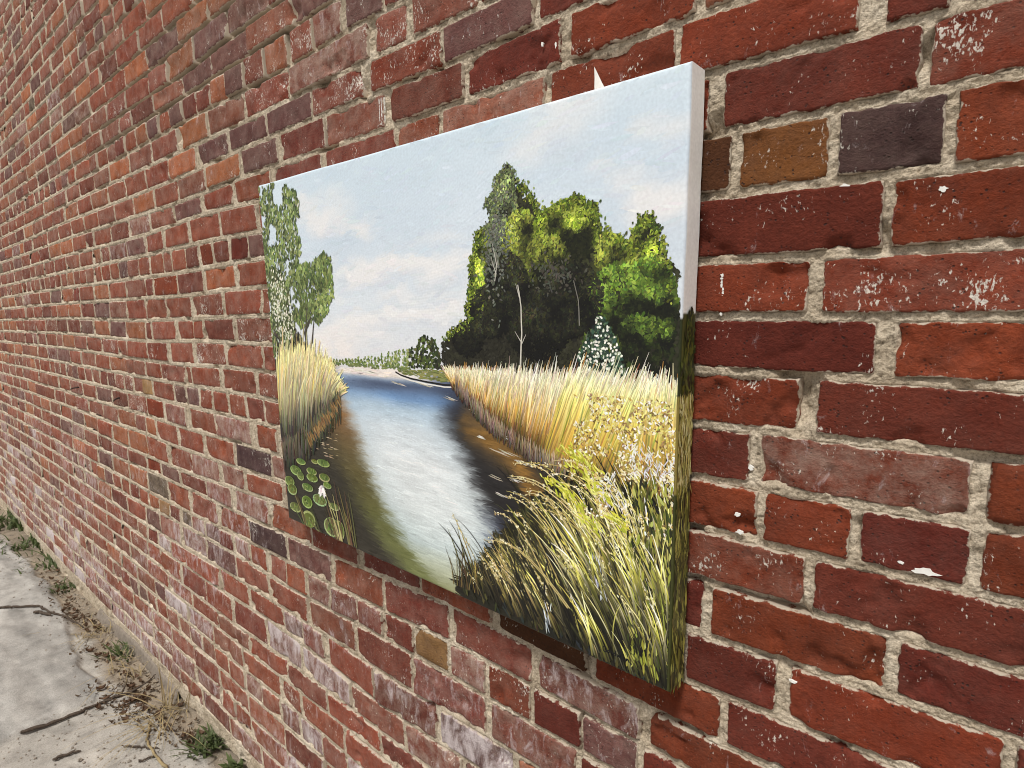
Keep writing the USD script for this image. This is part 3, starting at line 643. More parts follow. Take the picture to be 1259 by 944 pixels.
def water_colour(p):
    q = warp(p * np.array([.6, 1.6]), 0.05, 13.0) / np.array([.6, 1.6])
    q = p + (q - p) * np.array([.75, .35])
    z = q[:, 1]
    xl, xr = np.interp(-z, -BANK[:, 0], BANK[:, 1]) - .004, np.interp(-z, -BANK[:, 0], BANK[:, 2]) + .010
    u = (q[:, 0] - xl) / (xr - xl)
    streak = fbm2(p[:, 0] * .30, p[:, 1] * 2.6, 55.0, 4, 34)
    col = lambda zs, cs: np.stack([np.interp(-z, zs, [c[i] for c in cs]) for i in range(3)], 1)
    mid = col([.012, .020, .026, .034, .044, .056, .075, .11, .17, .25, .31, .345, .38], [(226, 218, 212), (224, 216, 210), (150, 168, 190), (98, 114, 140), (90, 108, 136), (130, 158, 190), (176, 196, 212), (202, 212, 219), (214, 219, 221), (210, 217, 218), (190, 202, 202), (176, 182, 160), (140, 140, 100)])
    edge = col([.05, .10, .2, .3, .38], [(120, 150, 186), (160, 182, 198), (158, 178, 186), (146, 166, 166), (130, 136, 104)])
    c = mid * (1 - .55 * np.clip(np.abs(u - .52) * 2 - .35, 0, 1)[:, None]) + edge * .55 * np.clip(np.abs(u - .52) * 2 - .35, 0, 1)[:, None]
    # warm shallows on the left
    left = col([.05, .09, .13, .18, .24, .30, .38], [(150, 112, 74), (140, 104, 66), (112, 86, 56), (92, 80, 50), (86, 80, 44), (92, 94, 52), (112, 118, 74)])
    deep = col([.10, .2, .3, .4], [(58, 50, 38), (48, 44, 36), (46, 43, 35), (50, 46, 38)])
    dl = xl - q[:, 0]
    left = left * (1 - smooth(dl, .03, .13)) + deep * smooth(dl, .03, .13)
    c = c * (1 - smooth(dl + .045 * (streak - .5), -.055, .025)) + left * smooth(dl + .045 * (streak - .5), -.055, .025)
    # dark reflection and brown shallows on the right
    dr = q[:, 0] - xr
    dark = col([.02, .05, .10, .2, .27, .33, .38], [(70, 80, 104), (44, 46, 56), (37, 36, 38), (34, 32, 33), (58, 66, 92), (120, 136, 160), (130, 130, 110)])
    pale = np.array([104, 122, 150])
    brown = np.array([128, 94, 44]) * (0.75 + .5 * streak)[:, None]
    bz = np.interp(q[:, 0], [.09, .14, .19, .23, .265, .30], [-.060, -.090, -.107, -.125, -.162, -.180])
    bm = np.exp(-((q[:, 1] - bz) / .026) ** 2)[:, None] * smooth(q[:, 0], .095, .140) * (.4 + 1.1 * fbm2(p[:, 0] * .7, p[:, 1] * 2, 30.0, 3, 39))[:, None].clip(0, 1)
    dark = dark * (1 - np.clip(bm, 0, 1)) + brown * np.clip(bm, 0, 1)
    k = smooth(dr + .04 * (streak - .5), -.055, .026)
    c = c * (1 - k) + dark * k
    blue = np.exp(-((q[:, 1] + .052) / .011) ** 2)[:, None] * smooth(q[:, 0], -.16, -.05) * (1 - smooth(q[:, 0], .05, .12))
    c = c * (1 - .5 * blue) + np.array([96, 134, 182]) * .5 * blue
    slate = np.exp(-((q[:, 1] + .033) / .008) ** 2)[:, None] * smooth(q[:, 0], -.22, -.10)
    c = c * (1 - .7 * slate) + np.array([62, 74, 100]) * .7 * slate
    return c * (1 + .16 * (streak - .5))[:, None]


def backdrop(p):
    """Colours of the paint laid in first: sky, water, dark ground."""
    up = p[:, 1] > HORIZON
    col = np.where(up[:, None], sky_colour(p), water_colour(p))
    dark = shapely.contains_xy(Polygon(MK['forest']).buffer(-0.004), p[:, 0], p[:, 1])
    col[dark] = np.array([30, 29, 23]) * (0.7 + 0.6 * fbm2(p[dark, 0], p[dark, 1], 30.0, 3, 35))[:, None]
    gr = Polygon(np.vstack([MK['gtop'], MK['gbot'][::-1] - [0, .02]]))
    dk = shapely.contains_xy(gr, p[:, 0], p[:, 1]) | ((p[:, 0] > .38) & (p[:, 1] < -0.13))
    col[dk] = np.array([30, 29, 20]) * (0.7 + 0.6 * fbm2(p[dk, 0], p[dk, 1], 40.0, 3, 36))[:, None]
    ll = shapely.contains_xy(Polygon(np.vstack([MK['lreedtop'], MK['lreedbot'][::-1]])), p[:, 0], p[:, 1]) | shapely.contains_xy(Polygon(MK['ldark']), p[:, 0], p[:, 1])
    col[ll] = np.array([58, 55, 40])
    rim_ = (p[:, 0] > .474) & (p[:, 1] < .085)
    col[rim_] = np.where((p[rim_, 1] > -.01)[:, None], np.array([40, 46, 22]), np.where((p[rim_, 1] > -.13)[:, None], np.array([140, 124, 66]), np.array([62, 64, 32])))
    return np.clip(col, 4, 252)


def quad(s, t):
    s, t = s[..., None], t[..., None]
    return (BL * (1 - s) + BR * s) * (1 - t) + (TL * (1 - s) + TR * s) * t


# the canvas: front, rolled edges and sides in one cloth
NXc, NZc = 330, 250
ring_in = [0.0]                                   # (inset, depth) of the rolled edge, front to back
RO = 0.0045
arc = np.linspace(0, np.pi / 2, 5)
s_mid = np.linspace(0, 1, NXc); t_mid = np.linspace(0, 1, NZc)
W_, H_ = 1.0, 0.757


def prof(n_back):
    ins = [RO * (1 - math.sin(a)) for a in arc[::-1]][::-1]
    dep = [FRONT + RO * (1 - math.cos(a)) for a in arc]
    ins = [RO * (1 - math.sin(a)) for a in arc]
    return list(zip(ins, dep))[1:] + [(0.0, FRONT + RO + (BACK - FRONT - RO) * f) for f in np.linspace(0, 1, n_back + 1)[1:]]


P_ = prof(6)
extra = len(P_)
S1 = np.concatenate([np.full(extra, -1.0), s_mid, np.full(extra, 2.0)])
S_in = np.concatenate([[i for i, _ in P_[::-1]], RO + (W_ - 2 * RO) * s_mid, [W_ - i for i, _ in P_]]) / W_
T_in = np.concatenate([[i for i, _ in P_[::-1]], RO + (H_ - 2 * RO) * t_mid, [H_ - i for i, _ in P_]]) / H_
dS = np.concatenate([[d for _, d in P_[::-1]], np.full(NXc, FRONT), [d for _, d in P_]])
dT = np.concatenate([[d for _, d in P_[::-1]], np.full(NZc, FRONT), [d for _, d in P_]])
SS, TT = np.meshgrid(S_in, T_in, indexing='ij')
DD = np.maximum(dS[:, None], dT[None, :])
XZ = quad(SS, TT)
# the cloth sags in a hair between its tacks
wob = (fbm2(XZ[..., 1], SS * 0, 9.0, 2, 41) - .5) * 0.0022 * np.clip((SS - .9) / .1, 0, 1) - (fbm2(XZ[..., 1], SS * 0, 9.0, 2, 42) - .5) * 0.0022 * np.clip((.1 - SS) / .1, 0, 1)
wobz = (fbm2(XZ[..., 0], SS * 0, 8.0, 2, 43) - .5) * 0.0016 * (np.clip((TT - .9) / .1, 0, 1) - np.clip((.1 - TT) / .1, 0, 1))
XZ = XZ + np.stack([wob, wobz], -1)
cv = np.stack([XZ[..., 0], DD, XZ[..., 1]], -1).reshape(-1, 3)
cc = backdrop(XZ.reshape(-1, 2))
side = (DD > FRONT + RO * 0.7).ravel()
rightside = side & (SS.ravel() > 0.97) & (dS[:, None] >= dT[None, :]).ravel()
topside = side & (TT.ravel() > 0.97) & ~rightside
gess = np.array([240, 241, 238]) + 10 * (fbm2(cv[:, 1] * 9, cv[:, 2] * 3, 6.0, 3, 44) - .5)[:, None]
zz = cv[:, 2]
rs = np.where((zz > 0.075 + 0.02 * fbm2(zz, zz, 30.0, 2, 45))[:, None], gess, np.array([72, 72, 36]) * (0.6 + 0.8 * fbm2(cv[:, 1] * 20, zz * 4, 12.0, 3, 46))[:, None])
cc[rightside] = rs[rightside]
cc[topside] = np.array([232, 232, 228])
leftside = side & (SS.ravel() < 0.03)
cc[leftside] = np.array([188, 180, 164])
obj('canvas', (cv, grid_faces(len(S_in), len(T_in))), 'paint', art, smooth=True, tone=lin(cc))
bars = [trimesh.creation.box(bounds=[[-.44, BACK - .0005, z0], [.46, -0.0045, z1]]) for z0, z1 in ((-.36, -.32), (.32, .36))]
for b in bars:
    obj('stretcher_bar', b, 'straw', art)


class Strokes:
    """Brush strokes, each its own small sheet of paint a hair above the one before."""
    depth = 0.00003
    step = 1.4e-8

    def __init__(self, plane='front'):
        self.v, self.f, self.c, self.n, self.plane = [], [], [], 0, plane

    def _put(self, P, F, C):
        B, K = P.shape[:2]
        dep = Strokes.depth + np.arange(B) * Strokes.step
        Strokes.depth += B * Strokes.step + (2.5e-6 if B > 40 else 2e-7)
        if self.plane == 'front':
            m_ = .0022
            xr = BR[0] + (TR[0] - BR[0]) * (P[..., 1] - BR[1]) / (TR[1] - BR[1]) - m_
            xl = BL[0] + (TL[0] - BL[0]) * (P[..., 1] - BL[1]) / (TL[1] - BL[1]) + m_
            zb = BL[1] + (BR[1] - BL[1]) * (P[..., 0] - BL[0]) / (BR[0] - BL[0]) + m_
            zt = TL[1] + (TR[1] - TL[1]) * (P[..., 0] - TL[0]) / (TR[0] - TL[0]) - m_
            over = lambda a: np.maximum(a.max(1), 0)
            P = P + np.stack([over(xl - P[..., 0]) - over(P[..., 0] - xr), over(zb - P[..., 1]) - over(P[..., 1] - zt)], 1)[:, None]
            V = np.stack([P[..., 0], np.broadcast_to((FRONT - dep)[:, None], (B, K)), P[..., 1]], -1)
        else:                                   # the right-hand side of the canvas: P = (depth from the front, height)
            xr = BR[0] + (TR[0] - BR[0]) * (P[..., 1] - BR[1]) / (TR[1] - BR[1])
            wv = (fbm2(P[..., 1], P[..., 0] * 0, 9.0, 2, 41) - .5) * 0.0022
            V = np.stack([xr + wv + dep[:, None] + 0.0003, FRONT + P[..., 0], P[..., 1]], -1)
        self.v.append(V.reshape(-1, 3)); self.c.append(np.broadcast_to(C, (B, K, 3)).reshape(-1, 3))
        self.f.append((F[None] + (np.arange(B) * K)[:, None, None]).reshape(-1, 3) + self.n)
        self.n += B * K

    def dabs(self, c, ang, L, Wd, col):
        c = np.asarray(c, float); B = len(c)
        if not B:
            return
        ang, L, Wd = (np.broadcast_to(np.asarray(x, float), (B,)) for x in (ang, L, Wd))
        shape = np.array([(-.5, 0), (-.22, -.5), (.2, -.44), (.5, .05), (.16, .5), (-.28, .42)])
        jit = prg.uniform(-.09, .09, (B, 6, 2))
        q = (shape[None] + jit) * np.stack([L, Wd], 1)[:, None]
        ca, sa = np.cos(ang)[:, None], np.sin(ang)[:, None]
        P = np.stack([c[:, None, 0] + q[..., 0] * ca - q[..., 1] * sa, c[:, None, 1] + q[..., 0] * sa + q[..., 1] * ca], -1)
        sh = np.linspace(-1, 1, 6)[None, :, None] * 6
        C = lin(np.clip(np.asarray(col, float)[:, None, :] + sh * prg.uniform(-1, 1, (B, 1, 1)), 3, 255))
        self._put(P, np.array([(0, 1, 2), (0, 2, 3), (0, 3, 4), (0, 4, 5)]), C)

    def ribbons(self, path, wid, col):
        """path (B,K,2), wid (B,K), col (B,K,3) in picture colours"""
        d = np.gradient(path, axis=1); d /= np.linalg.norm(d, axis=2, keepdims=True) + 1e-12
        nrm = np.stack([-d[..., 1], d[..., 0]], -1)
        Lf, Rt = path + nrm * wid[..., None] / 2, path - nrm * wid[..., None] / 2
        P = np.concatenate([Lf, Rt], 1); K = path.shape[1]
        F = np.array([t for i in range(K - 1) for t in ((i, K + i, K + i + 1), (i, K + i + 1, i + 1))])
        C = lin(np.clip(np.concatenate([col, col], 1), 3, 255))
        self._put(P, F, C)

    def clip_front(self):
        pass

    def save(self, name):
        v, f, c = np.vstack(self.v), np.vstack(self.f), np.vstack(self.c)
        p = obj(name, (v, f), 'paint', art, tone=c)
        tag(p, kind='stuff')


def inside(poly, n):
    P = Polygon(poly).buffer(0); x0, y0, x1, y1 = P.bounds
    out = np.zeros((0, 2))
    while len(out) < n:
        c = np.stack([prg.uniform(x0, x1, n * 2), prg.uniform(y0, y1, n * 2)], 1)
        out = np.vstack([out, c[shapely.contains_xy(P, c[:, 0], c[:, 1])]])
    return out[:n]


def edge_dist(poly, p):
    return shapely.distance(shapely.points(p), Polygon(poly).buffer(0).exterior)


def pick(cols, n, w=None):
    c = np.array(cols, float)
    return c[prg.choice(len(c), n, p=None if w is None else np.array(w) / np.sum(w))] + prg.normal(0, 5, (n, 1)) + prg.normal(0, 3, (n, 3))


U = prg.uniform
# --- sky: soft horizontal strokes
sk = Strokes(); Strokes.step = 4e-8
n = 1500
p = np.stack([U(-.52, .49, n), U(-.002, .378, n)], 1)
ok = ~shapely.contains_xy(Polygon(MK['forest']), p[:, 0], p[:, 1]); p = p[ok]; n = len(p)
col = backdrop(p) + prg.normal(0, 2.2, (n, 1)) + prg.normal(0, 1.0, (n, 3))
sk.dabs(p, prg.normal(0.06, .22, n), U(.012, .045, n), U(.003, .008, n), col)
sk.save('sky_paint')

# --- water
wa = Strokes(); Strokes.step = 1.6e-8
n = 3800
p = np.stack([U(-.46, .30, n), U(-.375, -.016, n)], 1)
near_far = np.clip(-p[:, 1] / .35, 0, 1)
col = backdrop(p) + prg.normal(0, 5, (n, 1))
wa.dabs(p, prg.normal(-.05, .10, n), (.010 + .030 * near_far) * U(.6, 1.4, n), (.0012 + .0022 * near_far), col)
n = 1500                                           # glints across the bright water
z_ = -.06 - U(0, 1, n) ** .8 * .28
cen, half = (np.interp(-z_, -BANK[:, 0], BANK[:, 1]) * .45 + np.interp(-z_, -BANK[:, 0], BANK[:, 2]) * .55), (np.interp(-z_, -BANK[:, 0], BANK[:, 2]) - np.interp(-z_, -BANK[:, 0], BANK[:, 1])) * .42
p = np.stack([cen + prg.normal(0, .5, n) * half, z_], 1)
wa.dabs(p, prg.normal(-.04, .07, n), U(.012, .05, n) * (.4 - z_ * 2), U(.0008, .0018, n), np.clip(backdrop(p) + U(-4, 18, (n, 1)), 0, 234))
for (x, y), L in zip([(.150, -.062), (.20, -.092), (.155, -.10), (.205, -.118), (.235, -.128), (.185, -.160), (.222, -.158), (.20, -.186), (.236, -.178), (.09, -.045), (-.05, -.030), (.02, -.026)], [.04, .045, .025, .045, .04, .026, .03, .026, .03, .03, .05, .05]):
    k = 5
    wa.dabs(np.stack([x + prg.normal(0, .008, k), y + prg.normal(0, .0012, k)], 1), prg.normal(-.16, .03, k), L * U(.4, 1.0, k), U(.0008, .0016, k), pick([(214, 212, 206), (176, 168, 150)], k))
n = 60                                             # light flecks beside the left reeds
p = np.stack([U(-.36, -.25, n), U(-.20, -.13, n)], 1)
wa.dabs(p, prg.normal(0, .08, n), U(.008, .02, n), U(.001, .0018, n), pick([(190, 170, 140), (150, 130, 95)], n))
# pale far water and the grassy spit
wa.dabs(np.stack([U(-.24, -.04, 60), U(-.019, -.010, 60)], 1), prg.normal(-.02, .03, 60), U(.02, .05, 60), U(.002, .004, 60), pick([(228, 220, 212), (220, 208, 200)], 60))
wa.dabs(inside(MK['spit'], 160), prg.normal(-.05, .15, 160), U(.008, .02, 160), U(.002, .004, 160), pick([(120, 125, 70), (140, 138, 85), (96, 104, 58)], 160))
pth = np.array([(-.055, -.009), (-.04, -.014), (-.012, -.0185), (.03, -.0215), (.075, -.0235), (.11, -.0215)])
wa.ribbons(pth[None], np.full((1, 6), .003), np.full((1, 6, 3), 24.))
wa.ribbons((pth - [0, .0035])[None], np.full((1, 6), .0022), np.tile([[[225, 222, 215]]], (1, 6, 1)).astype(float))
wa.save('water_paint')

# --- trees
tr = Strokes(); Strokes.step = 1.4e-8
for x in np.concatenate([np.linspace(-.262, -.02, 24), U(-.1, -.018, 8)]):      # small trees along the horizon
    h = np.interp(x, [-.27, -.15, -.02], [.006, .016, .032]) * U(.75, 1.15)
    k = 14
    tt = U(0, 1, k)
    tr.dabs(np.stack([x + prg.normal(0, .0045, k) * (1.15 - tt), -.003 + tt * h], 1), U(0, 3, k), U(.004, .008, k), U(.003, .005, k), pick([(110, 128, 72), (136, 150, 86), (88, 106, 60), (158, 166, 108)], k))
n = 90
tr.dabs(np.stack([U(-.27, -.01, n), U(-.006, 0, n)], 1), U(-.2, .2, n), U(.006, .014, n), U(.002, .004, n), pick([(92, 106, 62), (112, 122, 70)], n))
n = 260
tr.dabs(inside(MK['bush'], n), U(0, 3, n), U(.006, .011, n), U(.004, .006, n), pick([(40, 48, 26), (58, 68, 34), (84, 98, 44), (30, 34, 22)], n))

# the big wood on the right: dark inside, lit leaves on its crowns
fp = MK['forest']
n = 6500
p = inside(Polygon(fp).buffer(.003).exterior.coords, n)
ed = edge_dist(fp, p)
topness = np.clip((p[:, 1] - 0.02) / .2, 0, 1)
lum = fbm2(p[:, 0], p[:, 1], 17.0, 4, 51)
base = np.array([34, 33, 24])[None] + np.clip(lum - .46, 0, 1)[:, None] * np.array([150, 175, 60]) * (0.25 + .9 * topness[:, None])
tr.dabs(p, U(0, 3.14, n), U(.005, .011, n), U(.003, .006, n), np.clip(base + prg.normal(0, 5, (n, 1)), 8, 250))
CROWN = [(.205, .235, .030, .06, 'grey'), (.195, .175, .045, .06, 'grey'), (.165, .185, .018, .035, 'lime'), (.150, .130, .018, .05, 'lime'), (.240, .185, .035, .055, 'olive'), (.305, .200, .045, .045, 'lime'), (.345, .205, .028, .045, 'lime'),
         (.285, .150, .045, .05, 'olive'), (.395, .165, .03, .032, 'olive'), (.432, .165, .022, .045, 'lime'), (.445, .110, .035, .05, 'green'), (.400, .105, .045, .05, 'green'), (.435, .045, .045, .045, 'green'), (.375, .040, .03, .04, 'green'),
         (.180, .095, .05, .04, 'deep'), (.130, .055, .035, .03, 'deep'), (.270, .075, .06, .05, 'deep'), (.330, .110, .05, .05, 'deep'), (.468, .095, .015, .05, 'green'), (.215, .13, .04, .05, 'deep')]
PAL = {'grey': [(92, 102, 66), (112, 124, 78), (72, 80, 56), (88, 92, 74), (126, 140, 86), (60, 66, 46)], 'lime': [(118, 136, 40), (142, 158, 52), (96, 112, 34), (166, 178, 76), (70, 84, 28)],
       'olive': [(84, 92, 36), (104, 112, 44), (62, 68, 30), (122, 130, 52)], 'green': [(62, 82, 28), (80, 102, 36), (48, 62, 24), (98, 120, 46)], 'deep': [(36, 37, 26), (48, 50, 30), (28, 27, 21), (58, 62, 34)]}
for cx, cz, rx, rz, kind in CROWN:
    n = int(560000 * rx * rz)
    a, r = U(0, 6.283, n), U(0, 1, n) ** .5
    q = np.stack([cx + rx * r * np.cos(a), cz + rz * r * np.sin(a)], 1)
    q = q[shapely.contains_xy(Polygon(fp).buffer(.004), q[:, 0], q[:, 1])]
    lo = fbm2(q[:, 0], q[:, 1], 42.0, 3, 52)
    light = np.clip(.50 + 2.2 * (lo - .5) + .45 * (q[:, 1] - cz) / rz, .10, 1.3) * np.clip(.45 + (q[:, 1] - .02) / .12, .4, 1.0)
    c = pick(PAL[kind], len(q)) * light[:, None] ** .85 * (1.0 if kind == 'deep' else 1.38)
    tr.dabs(q, U(-.6, 2.2, len(q)), U(.003, .009, len(q)), U(.0018, .004, len(q)), c)
# broken lit edge of the crowns against the sky
ring = LineString(fp[:37])
for i in range(1700):
    s = U(0, 1); q = np.array(ring.interpolate(s, normalized=True).coords[0]) + prg.normal(0, .0042, 2)
    if q[1] < .05 or q[0] > .474:
        continue
    g = 'grey' if .165 < q[0] < .235 and q[1] > .2 else ('lime' if prg.random() < .4 else prg.choice(['green', 'olive']))
    tr.dabs(q[None], U(-.5, 2.2), U(.0025, .007), U(.0015, .0034), pick(PAL[g], 1))
# mist-grey touches inside the tallest tree
n = 420
q = np.stack([prg.normal(.190, .013, n), prg.normal(.195, .035, n)], 1)
q = q[shapely.contains_xy(Polygon(fp).buffer(-.003), q[:, 0], q[:, 1])]; n = len(q)
tr.dabs(q, U(0, 3, n), U(.003, .008, n), U(.002, .004, n), pick([(96, 98, 90), (82, 86, 78), (112, 116, 102)], n))
q = np.stack([prg.normal(.300, .02, 160), prg.normal(.145, .012, 160)], 1)
tr.dabs(q, U(0, 3, 160), U(.003, .008, 160), U(.002, .004, 160), pick([(74, 74, 64), (60, 60, 50)], 160))
# birch stems
for key, w in (('birch', .0022), ('birch2', .0014)):
    b = MK[key]; k = len(b)
    tr.ribbons(b[None], np.linspace(w * .7, w * 1.3, k)[None], np.tile([[[196, 192, 180]]], (1, k, 1)).astype(float) * (1 if key == 'birch' else .6))
for a, b in (((.240, .052), (.229, .066)), ((.240, .045), (.250, .062)), ((.238, .115), (.231, .135)), ((.193, .150), (.183, .175)), ((.195, .16), (.186, .195)), ((.19, .14), (.196, .17))):
    tr.ribbons(np.linspace(a, b, 4)[None], np.linspace(.0015, .0006, 4)[None], np.tile([[[190, 186, 176]]], (1, 4, 1)).astype(float))
# flowering shrub
SH = list(Polygon(MK['shrub']).buffer(.007).exterior.coords)
n = 700
tr.dabs(inside(SH, n), U(0, 3, n), U(.005, .009, n), U(.003, .005, n), pick([(52, 78, 62), (38, 58, 48), (84, 104, 78), (30, 40, 32)], n))
n = 210
tr.dabs(inside(SH, n), U(0, 3, n), U(.0025, .0055, n), U(.002, .004, n), pick([(226, 226, 214), (200, 206, 190), (240, 238, 228)], n))

# left bank trees
for key, n, cols in (('ltree1', 2600, [(96, 112, 62), (120, 134, 78), (74, 88, 48), (146, 156, 104), (60, 72, 42)]), ('ltree2', 1300, [(84, 100, 54), (108, 122, 66), (64, 78, 42), (132, 146, 88)]),
                     ('ldark', 320, [(52, 50, 38), (70, 66, 52), (38, 36, 28)]), ('lbush', 700, [(78, 88, 54), (58, 66, 40), (98, 106, 68)])):
    q = inside(Polygon(MK[key]).buffer(.004).exterior.coords, n)
    lo = fbm2(q[:, 0], q[:, 1], 26.0, 3, 53)
    keep = lo > (.36 if key == 'ltree1' else .30)
    q, lo = q[keep], lo[keep]
    tr.dabs(q, U(.6, 2.4, len(q)), U(.007, .015, len(q)), U(.0035, .007, len(q)), pick(cols, len(q)) * np.clip(.5 + lo, .6, 1.25)[:, None])
q = inside(MK['lbush'], 230)
tr.dabs(q, U(.6, 2.4, 230), U(.004, .009, 230), U(.003, .005, 230), pick([(214, 214, 190), (188, 192, 160), (232, 230, 212)], 230))
q = inside(MK['ltree1'], 60)
tr.dabs(q, U(.8, 2.2, 60), U(.007, .013, 60), U(.0025, .004, 60), pick([(190, 200, 186), (206, 212, 204)], 60))
b = MK['ltrunk']
tr.ribbons(np.stack([np.interp(np.linspace(0, 3, 8), range(4), b[:, 0]), np.interp(np.linspace(0, 3, 8), range(4), b[:, 1])], 1)[None], np.linspace(.011, .005, 8)[None], np.tile([[[64, 60, 52]]], (1, 8, 1)).astype(float))
for a, c in (((-.352, .040), (-.375, .10)), ((-.353, .060), (-.340, .12)), ((-.330, .035), (-.318, .085))):
    tr.ribbons(np.linspace(a, c, 5)[None], np.linspace(.005, .002, 5)[None], np.tile([[[72, 66, 56]]], (1, 5, 1)).astype(float))
tr.save('tree_paint')

# --- reeds
re = Strokes()


def along(line, t):
    s = np.linspace(0, 1, len(line))
    return np.stack([np.interp(t, s, line[:, 0]), np.interp(t, s, line[:, 1])], 1)


def reeds(top, bot, n, lean_, plume, width, stops, bottom_fade, lo_cut=(0, .35), bend=.0):
    t = U(0, 1, n); a, b = along(top, t), along(bot, t)
    f0, f1 = U(*lo_cut, n), 1 + prg.normal(0, .10, n)
    lo, hi = b + (a - b) * f0[:, None], b + (a - b) * f1[:, None]
    hi[:, 1] += np.abs(prg.normal(0, plume, n)); hi[:, 0] += prg.normal(lean_, abs(lean_) * .5 + .004, n)
    s = np.linspace(0, 1, 6)
    P = lo[:, None] + (hi - lo)[:, None] * s[None, :, None]
    P[..., 0] += bend * (s ** 2)[None] * U(.3, 1.3, (n, 1))
    Wd = width * U(.6, 1.5, (n, 1)) * np.array([.5, .9, 1.0, 1.0, .8, .25])[None]
    h = f0[:, None] + (f1 - f0)[:, None] * s[None]
    cs = np.array([c for _, c in stops], float); hs = [x for x, _ in stops]
    C = np.stack([np.interp(h, hs, cs[:, i]) for i in range(3)], -1) * U(.72, 1.22, (n, 1, 1)) + prg.normal(0, 7, (n, 1, 3))
    o = np.argsort(-hi[:, 1])
    re.ribbons(P[o], Wd[o], C[o])


GOLD = [(0, (52, 42, 30)), (.20, (124, 92, 44)), (.42, (188, 146, 70)), (.62, (212, 180, 104)), (.85, (224, 206, 156)), (1.1, (240, 232, 204))]
reeds(MK['rreedtop'], MK['rreedbot'], 500, .0, .006, .0030, [(0, (50, 42, 32)), (.4, (120, 92, 52)), (1, (150, 108, 58))], 0, (0, .3))
RB = MK['rreedbot'] + np.array([[.004, .008], [.008, .018], [.010, .022], [.010, .022], [.008, .016], [.006, .012], [0, .006], [0, .006]])
reeds(MK['rreedtop'], RB, 2600, -.004, .0045, .0024, GOLD, 0)
reeds(MK['rreedtop'], MK['rreedbot'], 420, .002, .008, .0012, [(0, (90, 74, 50)), (.5, (206, 180, 120)), (1.1, (246, 240, 214))], 0, (.3, .8))
right = MK['rreedtop'][3:], MK['rreedbot'][4:]
reeds(right[0], right[1], 700, -.004, .006, .0022, [(0, (96, 80, 36)), (.4, (190, 158, 70)), (.8, (226, 214, 120)), (1.1, (242, 238, 200))], 0, (.0, .5))
q = MK['rreedbot'][:6]                             # pale stems standing in the dark water
reeds(q + [.008, .030], q - [-.008, .006], 200, .0, .0, .0014, [(0, (58, 52, 48)), (.6, (128, 112, 96)), (1, (170, 150, 120))], 0, (0, .5))
STRAW = [(0, (34, 34, 30)), (.32, (56, 54, 46)), (.48, (108, 102, 76)), (.62, (206, 182, 96)), (.85, (230, 206, 118)), (1.1, (238, 222, 160))]
reeds(MK['lreedtop'], MK['lreedbot'], 1100, .006, .005, .0042, STRAW, 0, (0, .4), .012)
reeds(MK['lreedtop'], MK['lreedbot'], 260, .010, .010, .0024, [(0, (70, 68, 58)), (.5, (170, 160, 120)), (1.1, (244, 230, 176))], 0, (.1, .6), .016)
reeds(MK['lreedbot'] + [0, .02], MK['lreedbot'] - [0, .055], 170, .0, .0, .0040, [(0, (44, 42, 34)), (1, (104, 98, 78))], 0, (0, .4))
n = 130
q = np.stack([U(-.36, -.235, n), 0 * U(0, 1, n)], 1); q[:, 1] = np.interp(q[:, 0], [-.36, -.235], [-.165, -.07]) - U(0, .02, n)
re.dabs(q, U(-1.2, -.8, n), U(.012, .025, n), U(.002, .004, n), pick([(128, 98, 58), (108, 82, 50), (150, 118, 72)], n))
re.save('reed_paint')

# --- lilies
li = Strokes()
for x, z, a, b in PADS:
    x, z, a, b = x / 1000, z / 1000, a / 1000, b / 1000
    th = np.linspace(0, 2 * np.pi, 15)[:-1]; skew = prg.uniform(-.15, .15)
    for sc, dz, c0 in ((1.0, 0, (150, 164, 104)), (.86, .0012, (86, 106, 48))):
        P = np.stack([x + sc * a * np.cos(th) + skew * b * np.sin(th), z + dz + sc * b * np.sin(th)], -1)
        P = np.vstack([[[x, z]], P])[None]
        F = np.array([(0, i, i % 14 + 1) for i in range(1, 15)])
        C = np.array(c0, float) + prg.normal(0, 7, 3) + np.concatenate([[0], 16 * np.cos(th + 2.2)])[:, None]
        li._put(P, F, lin(np.clip(C, 5, 250))[None])
    k = 10
    li.dabs(np.stack([x + prg.normal(0, .3, k) * a, z + prg.normal(0, .3, k) * b], 1), U(0, 3, k), a * .5, b * .35, pick([(106, 124, 58), (72, 92, 42), (122, 138, 76)], k))
fx, fz = MK['lily_flower'][0]
for a in np.linspace(0, np.pi, 9):
    li.dabs([[fx + .007 * math.cos(a), fz + .007 * math.sin(a)]], a, .016, .007, [(244, 240, 238)])
for a in (-.35, -.9, -2.3, -2.9):
    li.dabs([[fx + .010 * math.cos(a), fz + .007 * math.sin(a) - .002]], a, .016, .006, [(232, 228, 226)])
li.dabs(np.stack([fx + prg.normal(0, .004, 6), fz + .005 + prg.normal(0, .005, 6)], 1), U(0, 3, 6), .010, .006, pick([(226, 208, 214), (250, 248, 246)], 6))
for i in range(34):                                # stems and rushes at the lily pool
    x = prg.choice([-.262, -.248, -.215, -.20, -.33, -.39]) + prg.normal(0, .007); z0 = -.40 + U(-.01, .03); h = U(.05, .14) if x > -.3 else U(.03, .08)
    s = np.linspace(0, 1, 6)
    P = np.stack([x - (.045 if x < -.20 else .02) * s ** 1.5 * U(.3, 1.2), np.maximum(z0 + h * s, -.372 + 0 * s)], -1)[None]
    li.ribbons(P, .0035 * np.array([[1, 1, .9, .8, .6, .2]]), np.tile(pick([(120, 112, 70), (86, 92, 52), (60, 56, 40), (176, 164, 112), (98, 72, 52)], 1)[:, None], (1, 6, 1)))
li.save('lily_paint')

